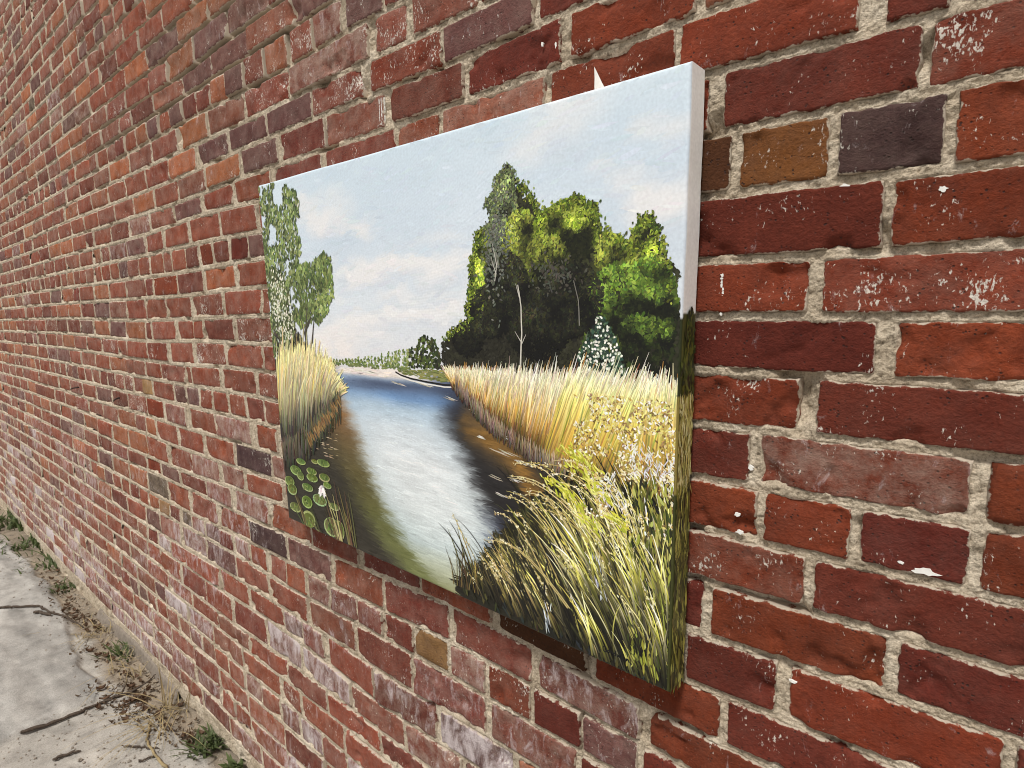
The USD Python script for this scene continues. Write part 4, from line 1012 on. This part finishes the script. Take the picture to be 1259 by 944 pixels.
# --- the tall grasses in front
gs = Strokes()
gpoly = Polygon(np.vstack([MK['gtop'], MK['gbot'][::-1] - [0, .006]]))
GLIM = gpoly.buffer(.010).union(shapely.box(.36, -.4, .5, .0))
n = 900
q = inside(gpoly.exterior.coords, n); q = q[(q[:, 0] < .33) | (q[:, 1] < -.14 - .03 * prg.random(len(q)))]; n = len(q)
gs.dabs(q, U(1.4, 2.4, n), U(.012, .03, n), U(.003, .007, n), pick([(36, 34, 22), (54, 52, 30), (24, 24, 18), (72, 68, 36), (30, 40, 40)], n))


def blades(n, xr, zr, hr, lr, width, cols, tipc=None, cw=None, spread=.35):
    x = U(*xr, n); z = np.array([U(*zr) for _ in range(n)]) if not callable(zr) else zr(x, n)
    L = U(*hr, n); ln = lr(x) + prg.normal(0, spread * .35, n)
    s = np.linspace(0, 1, 8)
    bend = U(.1, .75, n)
    ang = ln[:, None] + bend[:, None] * (s ** 1.6)[None] * np.where(prg.random(n) < .88, 1, -1)[:, None]
    dx, dz = -np.sin(ang) * L[:, None] / 7, np.cos(ang) * L[:, None] / 7
    P = np.stack([x[:, None] + np.cumsum(dx, 1) - dx[:, :1], z[:, None] + np.cumsum(dz, 1) - dz[:, :1]], -1)
    Wd = width * U(.55, 1.5, (n, 1)) * np.array([.8, 1, 1, .95, .85, .65, .45, .15])[None]
    c0 = pick(cols, n, cw) * np.clip(.35 + 2.3 * (fbm2(x, z, 26.0, 3, 63) - .28), .30, 1.35)[:, None]
    sh = np.array([.30, .42, .60, .82, 1.0, 1.14, 1.2, 1.2])
    C = c0[:, None] * sh[None, :, None] * U(.8, 1.15, (n, 1, 1))
    tip = P[:, -1]
    ok = shapely.contains_xy(GLIM, tip[:, 0], tip[:, 1]) | (prg.random(n) < .06)
    P, Wd, C, z = P[ok], Wd[ok], C[ok], z[ok]
    o = np.argsort(-z)
    gs.ribbons(P[o], Wd[o], C[o])
    return P[o]


def heads(P, frac, dots, sz, cols):
    """Seed heads along the ends of some stalks."""
    for b in P[prg.random(len(P)) < frac]:
        k = dots
        t = U(3.6, 7, k); i = t.astype(int).clip(0, 6); f = (t - i)[:, None]
        c = b[i] * (1 - f) + b[i + 1] * f + prg.normal(0, sz * .8, (k, 2))
        d = b[6] - b[4]; a = math.atan2(d[1], d[0])
        gs.dabs(c, a + prg.normal(0, .6, k), U(.6, 1.5, k) * sz * 1.7, U(.5, 1.1, k) * sz, pick(cols, k))


bot = lambda x, n: np.interp(x, MK['gbot'][:, 0], MK['gbot'][:, 1]) + U(0, .10, n) * np.clip((x - .1) / .25, .1, 1)
LEAN = lambda x: np.interp(x, [.09, .2, .32, .42, .49], [.25, .55, .50, .38, .18])
OLV = [(92, 88, 42), (66, 62, 32), (118, 112, 50), (140, 136, 62), (46, 46, 28), (150, 130, 70)]
DRK = [(30, 30, 20), (44, 42, 24), (22, 24, 18), (58, 54, 30)]
blades(420, (.10, .49), bot, (.05, .13), LEAN, .0026, OLV)
blades(260, (.12, .49), bot, (.05, .15), LEAN, .0030, DRK)
blades(300, (.22, .50), lambda x, n: U(-.36, -.22, n), (.05, .12), LEAN, .0026, OLV)
P = blades(330, (.12, .40), bot, (.05, .15), LEAN, .0017, [(176, 158, 100), (150, 132, 74), (198, 184, 128), (120, 110, 60)])
heads(P, .30, 9, .0024, [(214, 200, 150), (188, 170, 116), (236, 228, 196)])
blades(230, (.30, .49), lambda x, n: U(-.385, -.20, n), (.05, .14), LEAN, .0026, [(140, 134, 58), (176, 168, 76), (108, 104, 44), (196, 188, 100), (78, 80, 38)])
blades(260, (.22, .49), lambda x, n: U(-.37, -.18, n), (.05, .13), LEAN, .0028, DRK)
P = blades(240, (.32, .49), lambda x, n: U(-.37, -.17, n), (.06, .16), LEAN, .0017, [(204, 194, 116), (176, 164, 88), (224, 216, 170), (140, 130, 66)])
heads(P, .25, 10, .0023, [(226, 220, 160), (240, 236, 208), (206, 196, 110)])
# long stalks that lean out over the water
for x0, z0, x1, z1 in ((.40, -.23, .222, -.185), (.37, -.20, .235, -.165), (.34, -.28, .205, -.215), (.30, -.30, .195, -.245), (.35, -.24, .25, -.205), (.42, -.18, .29, -.150), (.33, -.33, .17, -.30), (.41, -.26, .26, -.225), (.44, -.22, .30, -.17)):
    s = np.linspace(0, 1, 8)
    for rep in range(2):
        P = np.stack([x0 + (x1 - x0) * s + prg.normal(0, .006), z0 + (z1 - z0) * s + .045 * np.sin(s * 2.4) + prg.normal(0, .006)], -1)[None]
        gs.ribbons(P, .0017 * np.array([[1.2, 1.1, 1, 1, .9, .8, .6, .3]]), np.tile(pick([(196, 178, 116), (214, 200, 150), (170, 150, 86)], 1)[:, None], (1, 8, 1)))
        heads(P, 1.0, 18, .0024, [(224, 212, 164), (202, 184, 126), (238, 232, 206), (180, 156, 96)])
# whitish fluff and yellow sprays among the reeds
n = 2600
q = np.stack([U(.335, .487, n), U(-.19, -.015, n)], 1)
q = q[fbm2(q[:, 0], q[:, 1], 28.0, 3, 61) > .46]; n = len(q)
gs.dabs(q, U(0, 3, n), U(.003, .007, n), U(.0015, .003, n), pick([(230, 222, 184), (210, 194, 130), (240, 240, 232), (190, 160, 84), (150, 120, 80), (216, 206, 120), (120, 100, 56)], n))
n = 420
q = np.stack([U(.36, .487, n), U(-.17, -.07, n)], 1)
q = q[fbm2(q[:, 0], q[:, 1], 20.0, 3, 62) > .52]; n = len(q)
gs.dabs(q, U(.6, 2.6, n), U(.005, .013, n), U(.0010, .002, n), pick([(238, 236, 224), (220, 216, 200), (206, 206, 216)], n))
for cx, cz, ln in ((.352, -.110, 1.0), (.375, -.118, .9), (.365, -.135, 1.1), (.33, -.16, 1.15), (.395, -.155, .9), (.35, -.175, 1.1), (.38, -.20, .9), (.42, -.19, .7)):
    k = 34; t = U(0, 1, k)
    q = np.stack([cx - .035 * t * math.sin(ln) * 1.4 + prg.normal(0, .004, k), cz + .034 * t - .02 * t ** 2 + prg.normal(0, .004, k)], 1)
    gs.dabs(q, U(1.8, 3.0, k), U(.006, .013, k), U(.002, .0035, k), pick([(206, 206, 70), (186, 188, 54), (224, 222, 120), (160, 164, 48)], k))
n = 300
q = np.stack([U(.42, .487, n), U(-.37, -.12, n)], 1)
gs.dabs(q, U(1.3, 2.2, n), U(.010, .024, n), U(.002, .004, n), pick([(100, 106, 40), (150, 152, 60), (60, 66, 30), (36, 40, 22), (170, 170, 88)], n))
for cx, cz in ((.288, -.350), (.375, -.255), (.382, -.275)):           # cool white lights deep in the grass
    k = 9
    gs.dabs(np.stack([cx + prg.normal(0, .005, k), cz + prg.normal(0, .016, k)], 1), U(1.4, 2.0, k), U(.010, .024, k), U(.0010, .0018, k), pick([(210, 218, 226), (160, 172, 186), (226, 230, 230)], k))
blades(120, (.36, .49), lambda x, n: U(-.386, -.26, n), (.04, .11), LEAN, .0022, [(210, 204, 104), (176, 172, 76), (230, 224, 168), (120, 122, 54)])
for i in range(16):                                # thin dark sprays in front of the bright water
    x = prg.choice([.098, .115, .125, .145]) + prg.normal(0, .005); s = np.linspace(0, 1, 6); h = U(.04, .075)
    P = np.stack([x + prg.normal(-.01, .012) * s ** 1.4, -.362 + h * s], -1)[None]
    gs.ribbons(P, .0014 * np.array([[1.2, 1, 1, .8, .6, .3]]), np.tile(pick([(92, 76, 44), (60, 50, 34), (120, 100, 56)], 1)[:, None], (1, 6, 1)))
# the painter's small dark signature
pen = [[(0, .5), (-.5, .8), (-.9, .3), (-.6, -.4), (0, -.3), (.1, .1), (-.3, .1)], [(.5, -.3), (.9, .1), (.6, .35), (.3, 0), (.6, -.35)], [(1.2, -.3), (1.6, .1), (1.3, .35), (1.0, 0), (1.3, -.35)],
       [(2.3, .9), (2.2, -.3), (1.8, -.35), (1.75, .15), (2.2, .2)], [(2.6, .3), (2.7, -.4), (3.0, .25), (3.1, -.3), (3.4, .25), (3.5, -.35)], [(4.2, .2), (3.85, .25), (3.8, -.3), (4.2, -.25), (4.25, .2), (4.4, -.4)], [(4.7, .25), (4.75, -.4), (5.0, .2), (5.2, .1), (5.3, -.45)]]
for st in pen:
    st = np.array(st) * .0066
    s0 = np.linspace(0, len(st) - 1, 14)
    P = np.stack([.390 + np.interp(s0, range(len(st)), st[:, 0]), -.3655 - np.interp(s0, range(len(st)), st[:, 0]) * .02 + np.interp(s0, range(len(st)), st[:, 1])], -1)[None]
    gs.ribbons(P, np.full((1, 14), .0016), np.full((1, 14, 3), 16.0))
gs.save('grass_paint')

# --- the painted right-hand edge of the canvas
sd = Strokes('side')
D_ = BACK - FRONT
n = 420
zc = U(-.02, .093, n); wdt = np.interp(zc, [-.02, .03, .07, .093], [.5, .46, .32, .08])
sd.dabs(np.stack([D_ * np.clip(.58 + prg.normal(0, .45, n) * wdt, -.0 + .06, .96), zc], 1), prg.normal(1.57, .3, n), U(.006, .014, n), U(.003, .006, n), pick([(44, 52, 22), (60, 68, 26), (28, 32, 18), (84, 88, 34)], n))
n = 520
sd.dabs(np.stack([D_ * U(.03, .98, n), U(-.14, -.012, n)], 1), prg.normal(1.57, .2, n), U(.010, .022, n), U(.002, .004, n), pick([(150, 140, 72), (120, 104, 50), (190, 180, 110), (88, 84, 40), (210, 204, 150)], n))
n = 620
sd.dabs(np.stack([D_ * U(.03, .98, n), U(-.383, -.12, n)], 1), prg.normal(1.62, .2, n), U(.014, .034, n), U(.002, .005, n), pick([(56, 60, 28), (86, 86, 38), (34, 36, 20), (124, 124, 54), (104, 98, 46), (172, 168, 86)], n, [2.5, 2.2, 3.0, 1.8, 1.6, 1.5]))
sd.save('side_paint')

# a torn scrap of white paper standing up behind the canvas
pv = np.array([[-.4905 + .8, 0, 1.6640 - 1.25]])
scrap = Polygon([(-.4622, 1.6645), (-.4598, 1.660), (-.4505, 1.6415), (-.4405, 1.6240), (-.438, 1.600), (-.462, 1.600), (-.4615, 1.628), (-.4625, 1.640), (-.4618, 1.650)])
sc = trimesh.creation.extrude_polygon(scrap, 0.0006, engine='earcut')
sc.vertices = np.stack([sc.vertices[:, 0], -0.0060 - sc.vertices[:, 2] - 0.05 * np.clip(sc.vertices[:, 1] - 1.63, 0, 1), sc.vertices[:, 1]], 1)
c0 = np.array([-.45, -.006, 1.60])
t_ = obj('paper_scrap', (sc.vertices, sc.faces), 'white_paint')
tag(t_, 'small pointed scrap of white paper sticking up behind the top edge of the painting', 'paper')

# ------------------------------------------------------------------ ground: rough concrete slabs, a strip of dirt along the wall
GX = np.arange(-6.4, -1.0, 0.009); GY = np.arange(-1.35, 0.021, 0.009)
gx, gy = np.meshgrid(GX, GY, indexing='ij')
edge_x = np.array([-6.5, -4.75, -4.10, -3.58, -2.91, -2.70, -2.54, -2.40]); edge_y = np.array([-.14, -.125, -.075, -.085, -.143, -.165, -.155, -.135])


def ground_parts(x, y):
    ey = np.interp(x, edge_x, edge_y) + (fbm2(x, y * 0, 6.0, 4, 71) - .5) * 0.07
    slab = np.clip((ey - y) / 0.012, 0, 1) * np.clip((-2.405 - x + (fbm2(y, x * 0, 9.0, 3, 72) - .5) * .05) / 0.012, 0, 1)
    dirt = np.clip((y - np.interp(x, [-6, -2.4, -1.9, -1.0], [-.13, -.12, -.085, -.08]) - (fbm2(x, y, 8.0, 4, 73) - .5) * .10) / 0.03, 0, 1)
    return slab, dirt


def ground_z(x, y):
    slab, dirt = ground_parts(x, y)
    z = -0.012 + 0.016 * slab - 0.004 * dirt
    z = z + slab * ((fbm2(x * .7, y * 2.2, 7.0, 5, 74) - .5) * 0.018 + (fbm2(x, y, 60.0, 2, 79) - .5) * .002) + (1 - slab) * ((fbm2(x, y, 9.0, 4, 75) - .5) * 0.010 + (fbm2(x, y, 75.0, 3, 76) - .5) * 0.0055)
    return z


slab, dirt = ground_parts(gx, gy)
gz = ground_z(gx, gy)
cs = np.array([.33, .317, .292]) * (0.66 + 0.68 * fbm2(gx * .6, gy * 2.6, 6.5, 5, 77))[..., None]
dk = np.clip((fbm2(gx * .5, gy * 2.4, 5.0, 4, 78) - .54) / .10, 0, 1)[..., None]
cs = cs * (1 - dk * .22)
cd = np.array([.325, .305, .272]) * (0.8 + 0.4 * fbm2(gx, gy, 7.0, 4, 80))[..., None]
cdirt = np.array([.20, .155, .105]) * (0.6 + 0.8 * fbm2(gx, gy, 14.0, 4, 81))[..., None]
gc = cd * (1 - slab[..., None]) + cs * slab[..., None]
dm = (dirt * (1 - slab))[..., None] * .8
gc = gc * (1 - dm) + cdirt * dm
g = obj('pavement', (np.stack([gx, gy, gz], -1).reshape(-1, 3), grid_faces(len(GX), len(GY))), 'ground', smooth=True, tone=gc.reshape(-1, 3))
tag(g, kind='structure')
big = np.array([[-60, -60, -.034], [60, -60, -.034], [60, 0.02, -.034], [-60, 0.02, -.034], [-60, 60, -.034], [60, 60, -.034]], float)
g = obj('ground', (big, np.array([[0, 1, 2], [0, 2, 3], [3, 2, 5], [3, 5, 4]])), 'ground', tone=np.tile([.26, .24, .21], (6, 1)))
tag(g, kind='structure')

# a fillet of grey cement smeared along the foot of the wall
xs = np.arange(-3.15, -2.20, 0.02)
hh = np.clip(.016 + .05 * (fbm2(xs, xs * 0, 2.4, 3, 82) - .35), .004, .1); oo = np.clip(.016 + .03 * (fbm2(xs, xs * 0, 3.0, 3, 83) - .4), .006, .05)
pro = np.stack([np.stack([xs, -oo * (1 - f) - .001 - 0.002 * (fbm2(xs, xs * 0 + f, 14.0, 3, 84)), -0.03 + (hh + .03) * f + 0 * xs], -1) for f in np.linspace(0, 1, 6)] + [np.stack([xs, xs * 0 + .02, hh], -1)], 1)
obj('cement_fillet', (pro.reshape(-1, 3) - WO, grid_faces(len(xs), 7)), 'cement', wall, smooth=True)

# nails left in the mortar
def tube(points, radii, sides=7):
    p = np.asarray(points, float); t = np.gradient(p, axis=0); t /= np.linalg.norm(t, axis=1, keepdims=True)
    a = np.cross(t, np.where(np.abs(t[:, 2:]) < .9, [0, 0, 1.], [1., 0, 0])); a /= np.linalg.norm(a, axis=1, keepdims=True); b = np.cross(t, a)
    an = np.arange(sides) * 2 * np.pi / sides
    v = p[:, None] + np.asarray(radii)[:, None, None] * (np.cos(an)[None, :, None] * a[:, None] + np.sin(an)[None, :, None] * b[:, None])
    f = []
    for i in range(len(p) - 1):
        for j in range(sides):
            k = (j + 1) % sides
            f += [(i * sides + j, i * sides + k, (i + 1) * sides + k), (i * sides + j, (i + 1) * sides + k, (i + 1) * sides + j)]
    n = len(p) * sides
    V = np.vstack([v.reshape(-1, 3), p[:1], p[-1:]])
    for j in range(sides):
        k = (j + 1) % sides
        f += [(n, k, j), (n + 1, n - sides + j, n - sides + k)]
    return trimesh.Trimesh(V, np.array(f), process=False)


for x, z, dx in ((-3.172, 1.039, -.03), (-2.605, 1.040, .02), (-4.55, 2.02, .02)):
    nail = tube([(x, .02, z), (x, -.006, z), (x + dx * .4, -.018, z - .003), (x + dx * .8, -.026, z - .008)], [.0034, .0034, .003, .0026])
    nail.apply_translation(-WO)
    obj('nail', nail, 'rust', wall, smooth=40)

# bits of white paint and lumps of mortar stuck to the brick faces
frg = np.random.default_rng(5)
def fleck(x, z, w, h, name='paint_fleck', mat='white_paint', thick=.00035, off=-.0022):
    th = np.linspace(0, 2 * np.pi, 15)[:-1]; r = frg.uniform(.55, 1.15, 14)
    poly = Polygon(np.stack([x + w / 2 * r * np.cos(th), z + h / 2 * r * np.sin(th)], 1)).buffer(0)
    if poly.geom_type != 'Polygon':
        return
    hit = np.nonzero((BU0 < x) & (BU1 > x) & (BZB0 < z) & (BZT0 > z))[0]
    b = int(hit[0]) if len(hit) else None
    h1, h2, h3 = np.random.default_rng(b).normal(size=3) if b is not None else (0, 0, 0)
    y = 0.0010 * h1 * ((x - BU0[b]) / (BU1[b] - BU0[b]) - .5) * 2 + 0.0013 * h3 if b is not None else .002
    m = trimesh.creation.extrude_polygon(poly, thick + .002, engine='earcut')
    m.vertices = np.stack([m.vertices[:, 0], -m.vertices[:, 2] + y + .002, m.vertices[:, 1]], 1)
    m.apply_translation(-WO)
    obj(name, m, mat, wall)


for i in range(12):
    fleck(-.2835 + frg.normal(0, .0011), 1.385 - i * .0042, frg.uniform(.002, .0048), frg.uniform(.003, .0055))
for x, z, w, h in ((-.256, 1.112, .010, .013), (-.2555, 1.098, .008, .006), (-.252, 1.077, .012, .006), (-.066, 1.079, .026, .008), (-.088, 1.083, .006, .004), (-.165, 1.460, .016, .018), (-.158, 1.468, .012, .008), (-.245, 1.158, .014, .008), (-.075, 1.455, .008, .006), (-.32, 1.735, .014, .012),
                   (-.30, 1.715, .006, .006), (-.555, 1.722, .005, .007), (-.53, 1.713, .004, .009), (-.185, .912, .009, .004), (-.4, 1.01, .006, .006)):
    fleck(x, z, w, h)
for x0 in (-.940, -.934, -.926):
    for i in range(9):
        fleck(x0 + .0008 * i / 9, 1.735 - i * .0048 * frg.uniform(.8, 1.1), frg.uniform(.0014, .0026), .0065)

# ------------------------------------------------------------------ sticks, leaves, grass at the foot of the wall
def gzat(x, y):
    return float(ground_z(np.array([x]), np.array([y]))[0])


def stick(name, label, pts, r0, r1, mat='bark', cat='stick', branches=(), lift=0.004, seed=0, group=None):
    rg = np.random.default_rng(seed)
    pts = np.array(pts, float)
    n = max(12, int(np.sum(np.linalg.norm(np.diff(pts, axis=0), axis=1)) / .014))
    s = np.linspace(0, len(pts) - 1, n)
    xy = np.stack([np.interp(s, range(len(pts)), pts[:, 0]), np.interp(s, range(len(pts)), pts[:, 1])], 1) + rg.normal(0, .0022, (n, 2))
    rad = np.linspace(r0, r1, n) * rg.uniform(.82, 1.2, n); rad[0] *= .7; rad[-1] *= .4
    z = np.array([gzat(*q) for q in xy]); z = np.convolve(np.pad(z, 4, mode='edge'), np.ones(9) / 9, 'valid') + rad * .9 + lift
    base = xy[0]
    t = thing(name, label, cat, (base[0], base[1], z[0]), group=group)
    O = np.array([base[0], base[1], z[0]])
    obj('stem', tube(np.c_[xy, z] - O, rad, 8), mat, t, smooth=True)
    for bp, br in branches:
        bp = np.array(bp, float)
        zz_ = np.array([gzat(*q) for q in bp[:, :2]]) + bp[:, 2]
        s2 = np.linspace(0, len(bp) - 1, 10)
        Q = np.stack([np.interp(s2, range(len(bp)), bp[:, 0]), np.interp(s2, range(len(bp)), bp[:, 1]), np.interp(s2, range(len(bp)), zz_)], 1) + rg.normal(0, .001, (10, 3))
        obj('side_twig', tube(Q - O, np.linspace(br, br * .4, 10), 6), mat, t, smooth=True)


stick('fallen_branch', 'long dark fallen branch lying across the pavement towards the wall, nearest to the camera', [(-2.402, -.415), (-2.387, -.342), (-2.378, -.252), (-2.388, -.167), (-2.377, -.085)], .0062, .0038,
      branches=[([(-2.386, -.20, .01), (-2.36, -.17, .02), (-2.33, -.165, .028)], .003), ([(-2.385, -.13, .012), (-2.43, -.10, .03), (-2.485, -.088, .022)], .004), ([(-2.38, -.10, .01), (-2.33, -.06, .05), (-2.31, -.04, .075)], .004)], seed=1)
stick('fallen_branch', 'thin crooked dark branch on the grey slab farther along the wall', [(-3.62, -.38), (-3.536, -.30), (-3.487, -.249), (-3.405, -.179), (-3.298, -.158), (-3.219, -.12), (-3.067, -.084)], .0055, .0035, seed=2)
stick('twig', 'short stub of broken twig beside the thin branch on the grey slab', [(-3.352, -.204), (-3.317, -.186), (-3.258, -.163)], .0065, .0055, seed=3, cat='twig')
stick('twig', 'short dark twig on the sandy pavement at the bottom edge of the picture', [(-2.178, -.372), (-2.172, -.340), (-2.160, -.305)], .0050, .0035, seed=4, cat='twig')
stick('twig', 'thin twig lying near the wall just in front of the leaf litter', [(-2.082, -.205), (-2.03, -.172), (-1.985, -.138)], .0028, .0020, seed=5, cat='twig')
stick('twig', 'tiny dark twig next to the pale dry stalk', [(-1.972, -.205), (-1.962, -.155)], .0032, .0022, seed=6, cat='twig')
stick('dry_stalk', 'pale grey dry stalk lying on the sandy pavement by the bottom edge', [(-2.14, -.115), (-2.055, -.154), (-1.968, -.159), (-1.867, -.156)], .0030, .0042, 'straw', 'stalk', seed=7)

lrg = np.random.default_rng(8)


def leaf_mesh(L, w, curl, seed):
    rg = np.random.default_rng(seed)
    s = np.linspace(0, 1, 7); t = np.linspace(-1, 1, 5)
    S, Tv = np.meshgrid(s, t, indexing='ij')
    hw = w / 2 * np.sin(np.pi * S ** .8) ** .8 * (1 + .15 * rg.normal(size=S.shape))
    x = (S - .5) * L; y = Tv * hw
    z = curl * L * (S - .5) ** 2 * 1.5 + curl * w * (Tv ** 2) * .7 * np.sign(rg.normal()) + rg.normal(0, .02 * L, S.shape) + .004
    return np.stack([x, y, z - z.min()], -1).reshape(-1, 3), grid_faces(7, 5)


protos = []
for i in range(5):
    protos.append(None)
spots = []
for cx, cy, sx, sy, n in ((-3.10, -.082, .10, .022, 12), (-2.31, -.140, .055, .030, 12), (-2.22, -.085, .08, .03, 9), (-1.975, -.06, .03, .02, 5), (-2.72, -.07, .16, .025, 9), (-3.6, -.05, .25, .02, 8)):
    for _ in range(n):
        spots.append((cx + lrg.normal(0, sx), min(-.012, cy + lrg.normal(0, sy)), cx))
WHERE = {-3.10: 'by the tip of the thin crooked branch', -2.31: 'around the wall end of the near fallen branch', -2.22: 'under the pale dry grass at the wall', -1.975: 'just behind the biggest grass tuft', -2.72: 'around the small green tuft at the wall', -3.6: 'around the low dark tuft by the wall'}
for i, (x, y, spot) in enumerate(spots):
    k = i % 5
    loc = (x, y, gzat(x, y) + .002 + lrg.uniform(0, .012))
    lab, grp = 'small curled brown dead leaf ' + WHERE[spot], 'dead leaves ' + WHERE[spot]
    if protos[k] is None:
        t = thing('dead_leaf', lab, 'leaf', loc, lrg.uniform(0, 360), grp)
        obj('blade', leaf_mesh(lrg.uniform(.022, .040), lrg.uniform(.010, .018), lrg.uniform(.3, .9), 40 + k), 'dead_leaf', t, smooth=True)
        protos[k] = t
    else:
        copy_of(protos[k], 'dead_leaf', lab, 'leaf', loc, lrg.uniform(0, 360), grp)


def tuft(name, label, cat, x, y, n, h, spread, mat, seed, flat=0.6, wid=.0035, out=(0, -.2)):
    rg = np.random.default_rng(seed)
    V, F, k = [], [], 0
    for i in range(n):
        L = h * rg.uniform(.45, 1.15); a = rg.uniform(0, 2 * np.pi); tilt = rg.uniform(.05, flat)
        d = np.array([math.cos(a), math.sin(a) * .8]) + np.array(out); b = rg.normal(0, spread, 2); b[1] = min(b[1], .02 - y if y > -.03 else b[1])
        s = np.linspace(0, 1, 6)
        hor = L * (tilt * s + .55 * flat * s ** 2.2); ver = L * (s - .38 * flat * s ** 2.4)
        c = np.stack([b[0] + d[0] * hor, b[1] + d[1] * hor, ver], 1)
        c[:, 1] = np.minimum(c[:, 1], -y - .004)
        side = np.array([-d[1], d[0], 0]); side /= np.linalg.norm(side) + 1e-9
        w = wid * rg.uniform(.6, 1.3) * np.array([.7, 1, .95, .8, .5, .08])
        V += [c + side * w[:, None], c - side * w[:, None]]
        f = grid_faces(2, 6); F.append(f + k); k += 12
    t = thing(name, label, cat, (x, y, gzat(x, y) - .003))
    tag(obj('blades', (np.vstack(V), np.vstack(F)), mat, t), kind='stuff')
    return t


tuft('grass_tuft', 'green tuft of grass growing against the wall at the bottom edge, the biggest tuft', 'grass', -1.885, -.037, 90, .062, .026, 'grass', 21, .9)
tuft('weed_sprig', 'bright green sprig at the foot of the wall, right of the biggest grass tuft', 'weed', -1.722, -.018, 46, .055, .010, 'grass', 22, .7, .006)
tuft('grass_tuft', 'small green tuft at the wall just behind the leaf litter and the near branch', 'grass', -2.70, -.030, 70, .05, .03, 'grass', 23, .8)
tuft('grass_tuft', 'low dark green tuft by the wall midway along the dirt strip', 'grass', -3.60, -.045, 60, .045, .03, 'grass', 24, .9)
tuft('weed_clump', 'straggly green weeds growing at the wall foot near the left edge of the picture', 'weed', -4.45, -.050, 110, .07, .09, 'grass', 25, .9, .005)
tuft('weed_clump', 'farthest clump of green weeds at the wall, cut by the left edge of the picture', 'weed', -5.05, -.050, 130, .09, .12, 'grass', 26, .9, .006)
tuft('weed_clump', 'thin weeds in the dirt strip between the far clumps and the low dark tuft', 'weed', -4.02, -.040, 60, .06, .06, 'grass', 27, .9, .004)
tuft('dry_grass', 'tangle of pale dry grass over the leaf litter beside the near branch', 'grass', -2.14, -.065, 45, .11, .045, 'straw', 28, 1.6, .0016, (.1, -.4))
tuft('dry_grass', 'tall pale dry stems leaning on the wall above the leaf litter', 'grass', -2.17, -.045, 9, .26, .02, 'straw', 29, .35, .0018, (.3, .3))
tuft('dry_grass', 'pale dry grass lying beyond the small green tuft at the wall', 'grass', -2.58, -.055, 40, .08, .05, 'straw', 30, 1.5, .0015, (.1, -.3))
tuft('dry_grass', 'short dry grass in the dirt beside the thin crooked branch', 'grass', -2.98, -.05, 70, .07, .06, 'straw', 31, 1.5, .0016, (.1, -.3))

# loose gravel and crumbs of leaf in the dirt
ico = trimesh.creation.icosphere(subdivisions=1)
V, F, k = [], [], 0
for i in range(1500):
    x = lrg.uniform(-4.8, -1.55); y = -abs(lrg.normal(.02, .10)) - .004
    if lrg.random() < .35:
        x = lrg.uniform(-2.42, -1.6); y = lrg.uniform(-.5, -.02)
    r = abs(lrg.normal(.0010, .0012)) + .0009
    v = ico.vertices * r * lrg.uniform(.6, 1.3, 3) * (1 + .25 * lrg.normal(size=(len(ico.vertices), 1)))
    V.append(v + [x, y, gzat(x, y) + r * .4]); F.append(ico.faces + k); k += len(v)
g = obj('gravel', (np.vstack(V), np.vstack(F)), 'gravel', smooth=False)
tag(g, 'loose gravel and sandy grit scattered over the dirt strip along the wall', 'gravel', kind='stuff')
V, F, k = [], [], 0
for i in range(650):
    c = spots[lrg.integers(len(spots))]
    x = c[0] + lrg.normal(0, .06); y = min(-.008, c[1] + lrg.normal(0, .03))
    v, f = leaf_mesh(lrg.uniform(.006, .020), lrg.uniform(.003, .009), .5, 900 + i)
    R = trimesh.transformations.euler_matrix(lrg.normal(0, .4), lrg.normal(0, .4), lrg.uniform(0, 6.28))[:3, :3]
    V.append(v @ R.T + [x, y, gzat(x, y) + lrg.uniform(.001, .010)]); F.append(f + k); k += len(v)
g = obj('leaf_litter', (np.vstack(V), np.vstack(F)), 'litter', smooth=False)
tag(g, 'crumbled brown leaf litter lying in the dirt strip along the wall', 'leaf litter', kind='stuff')
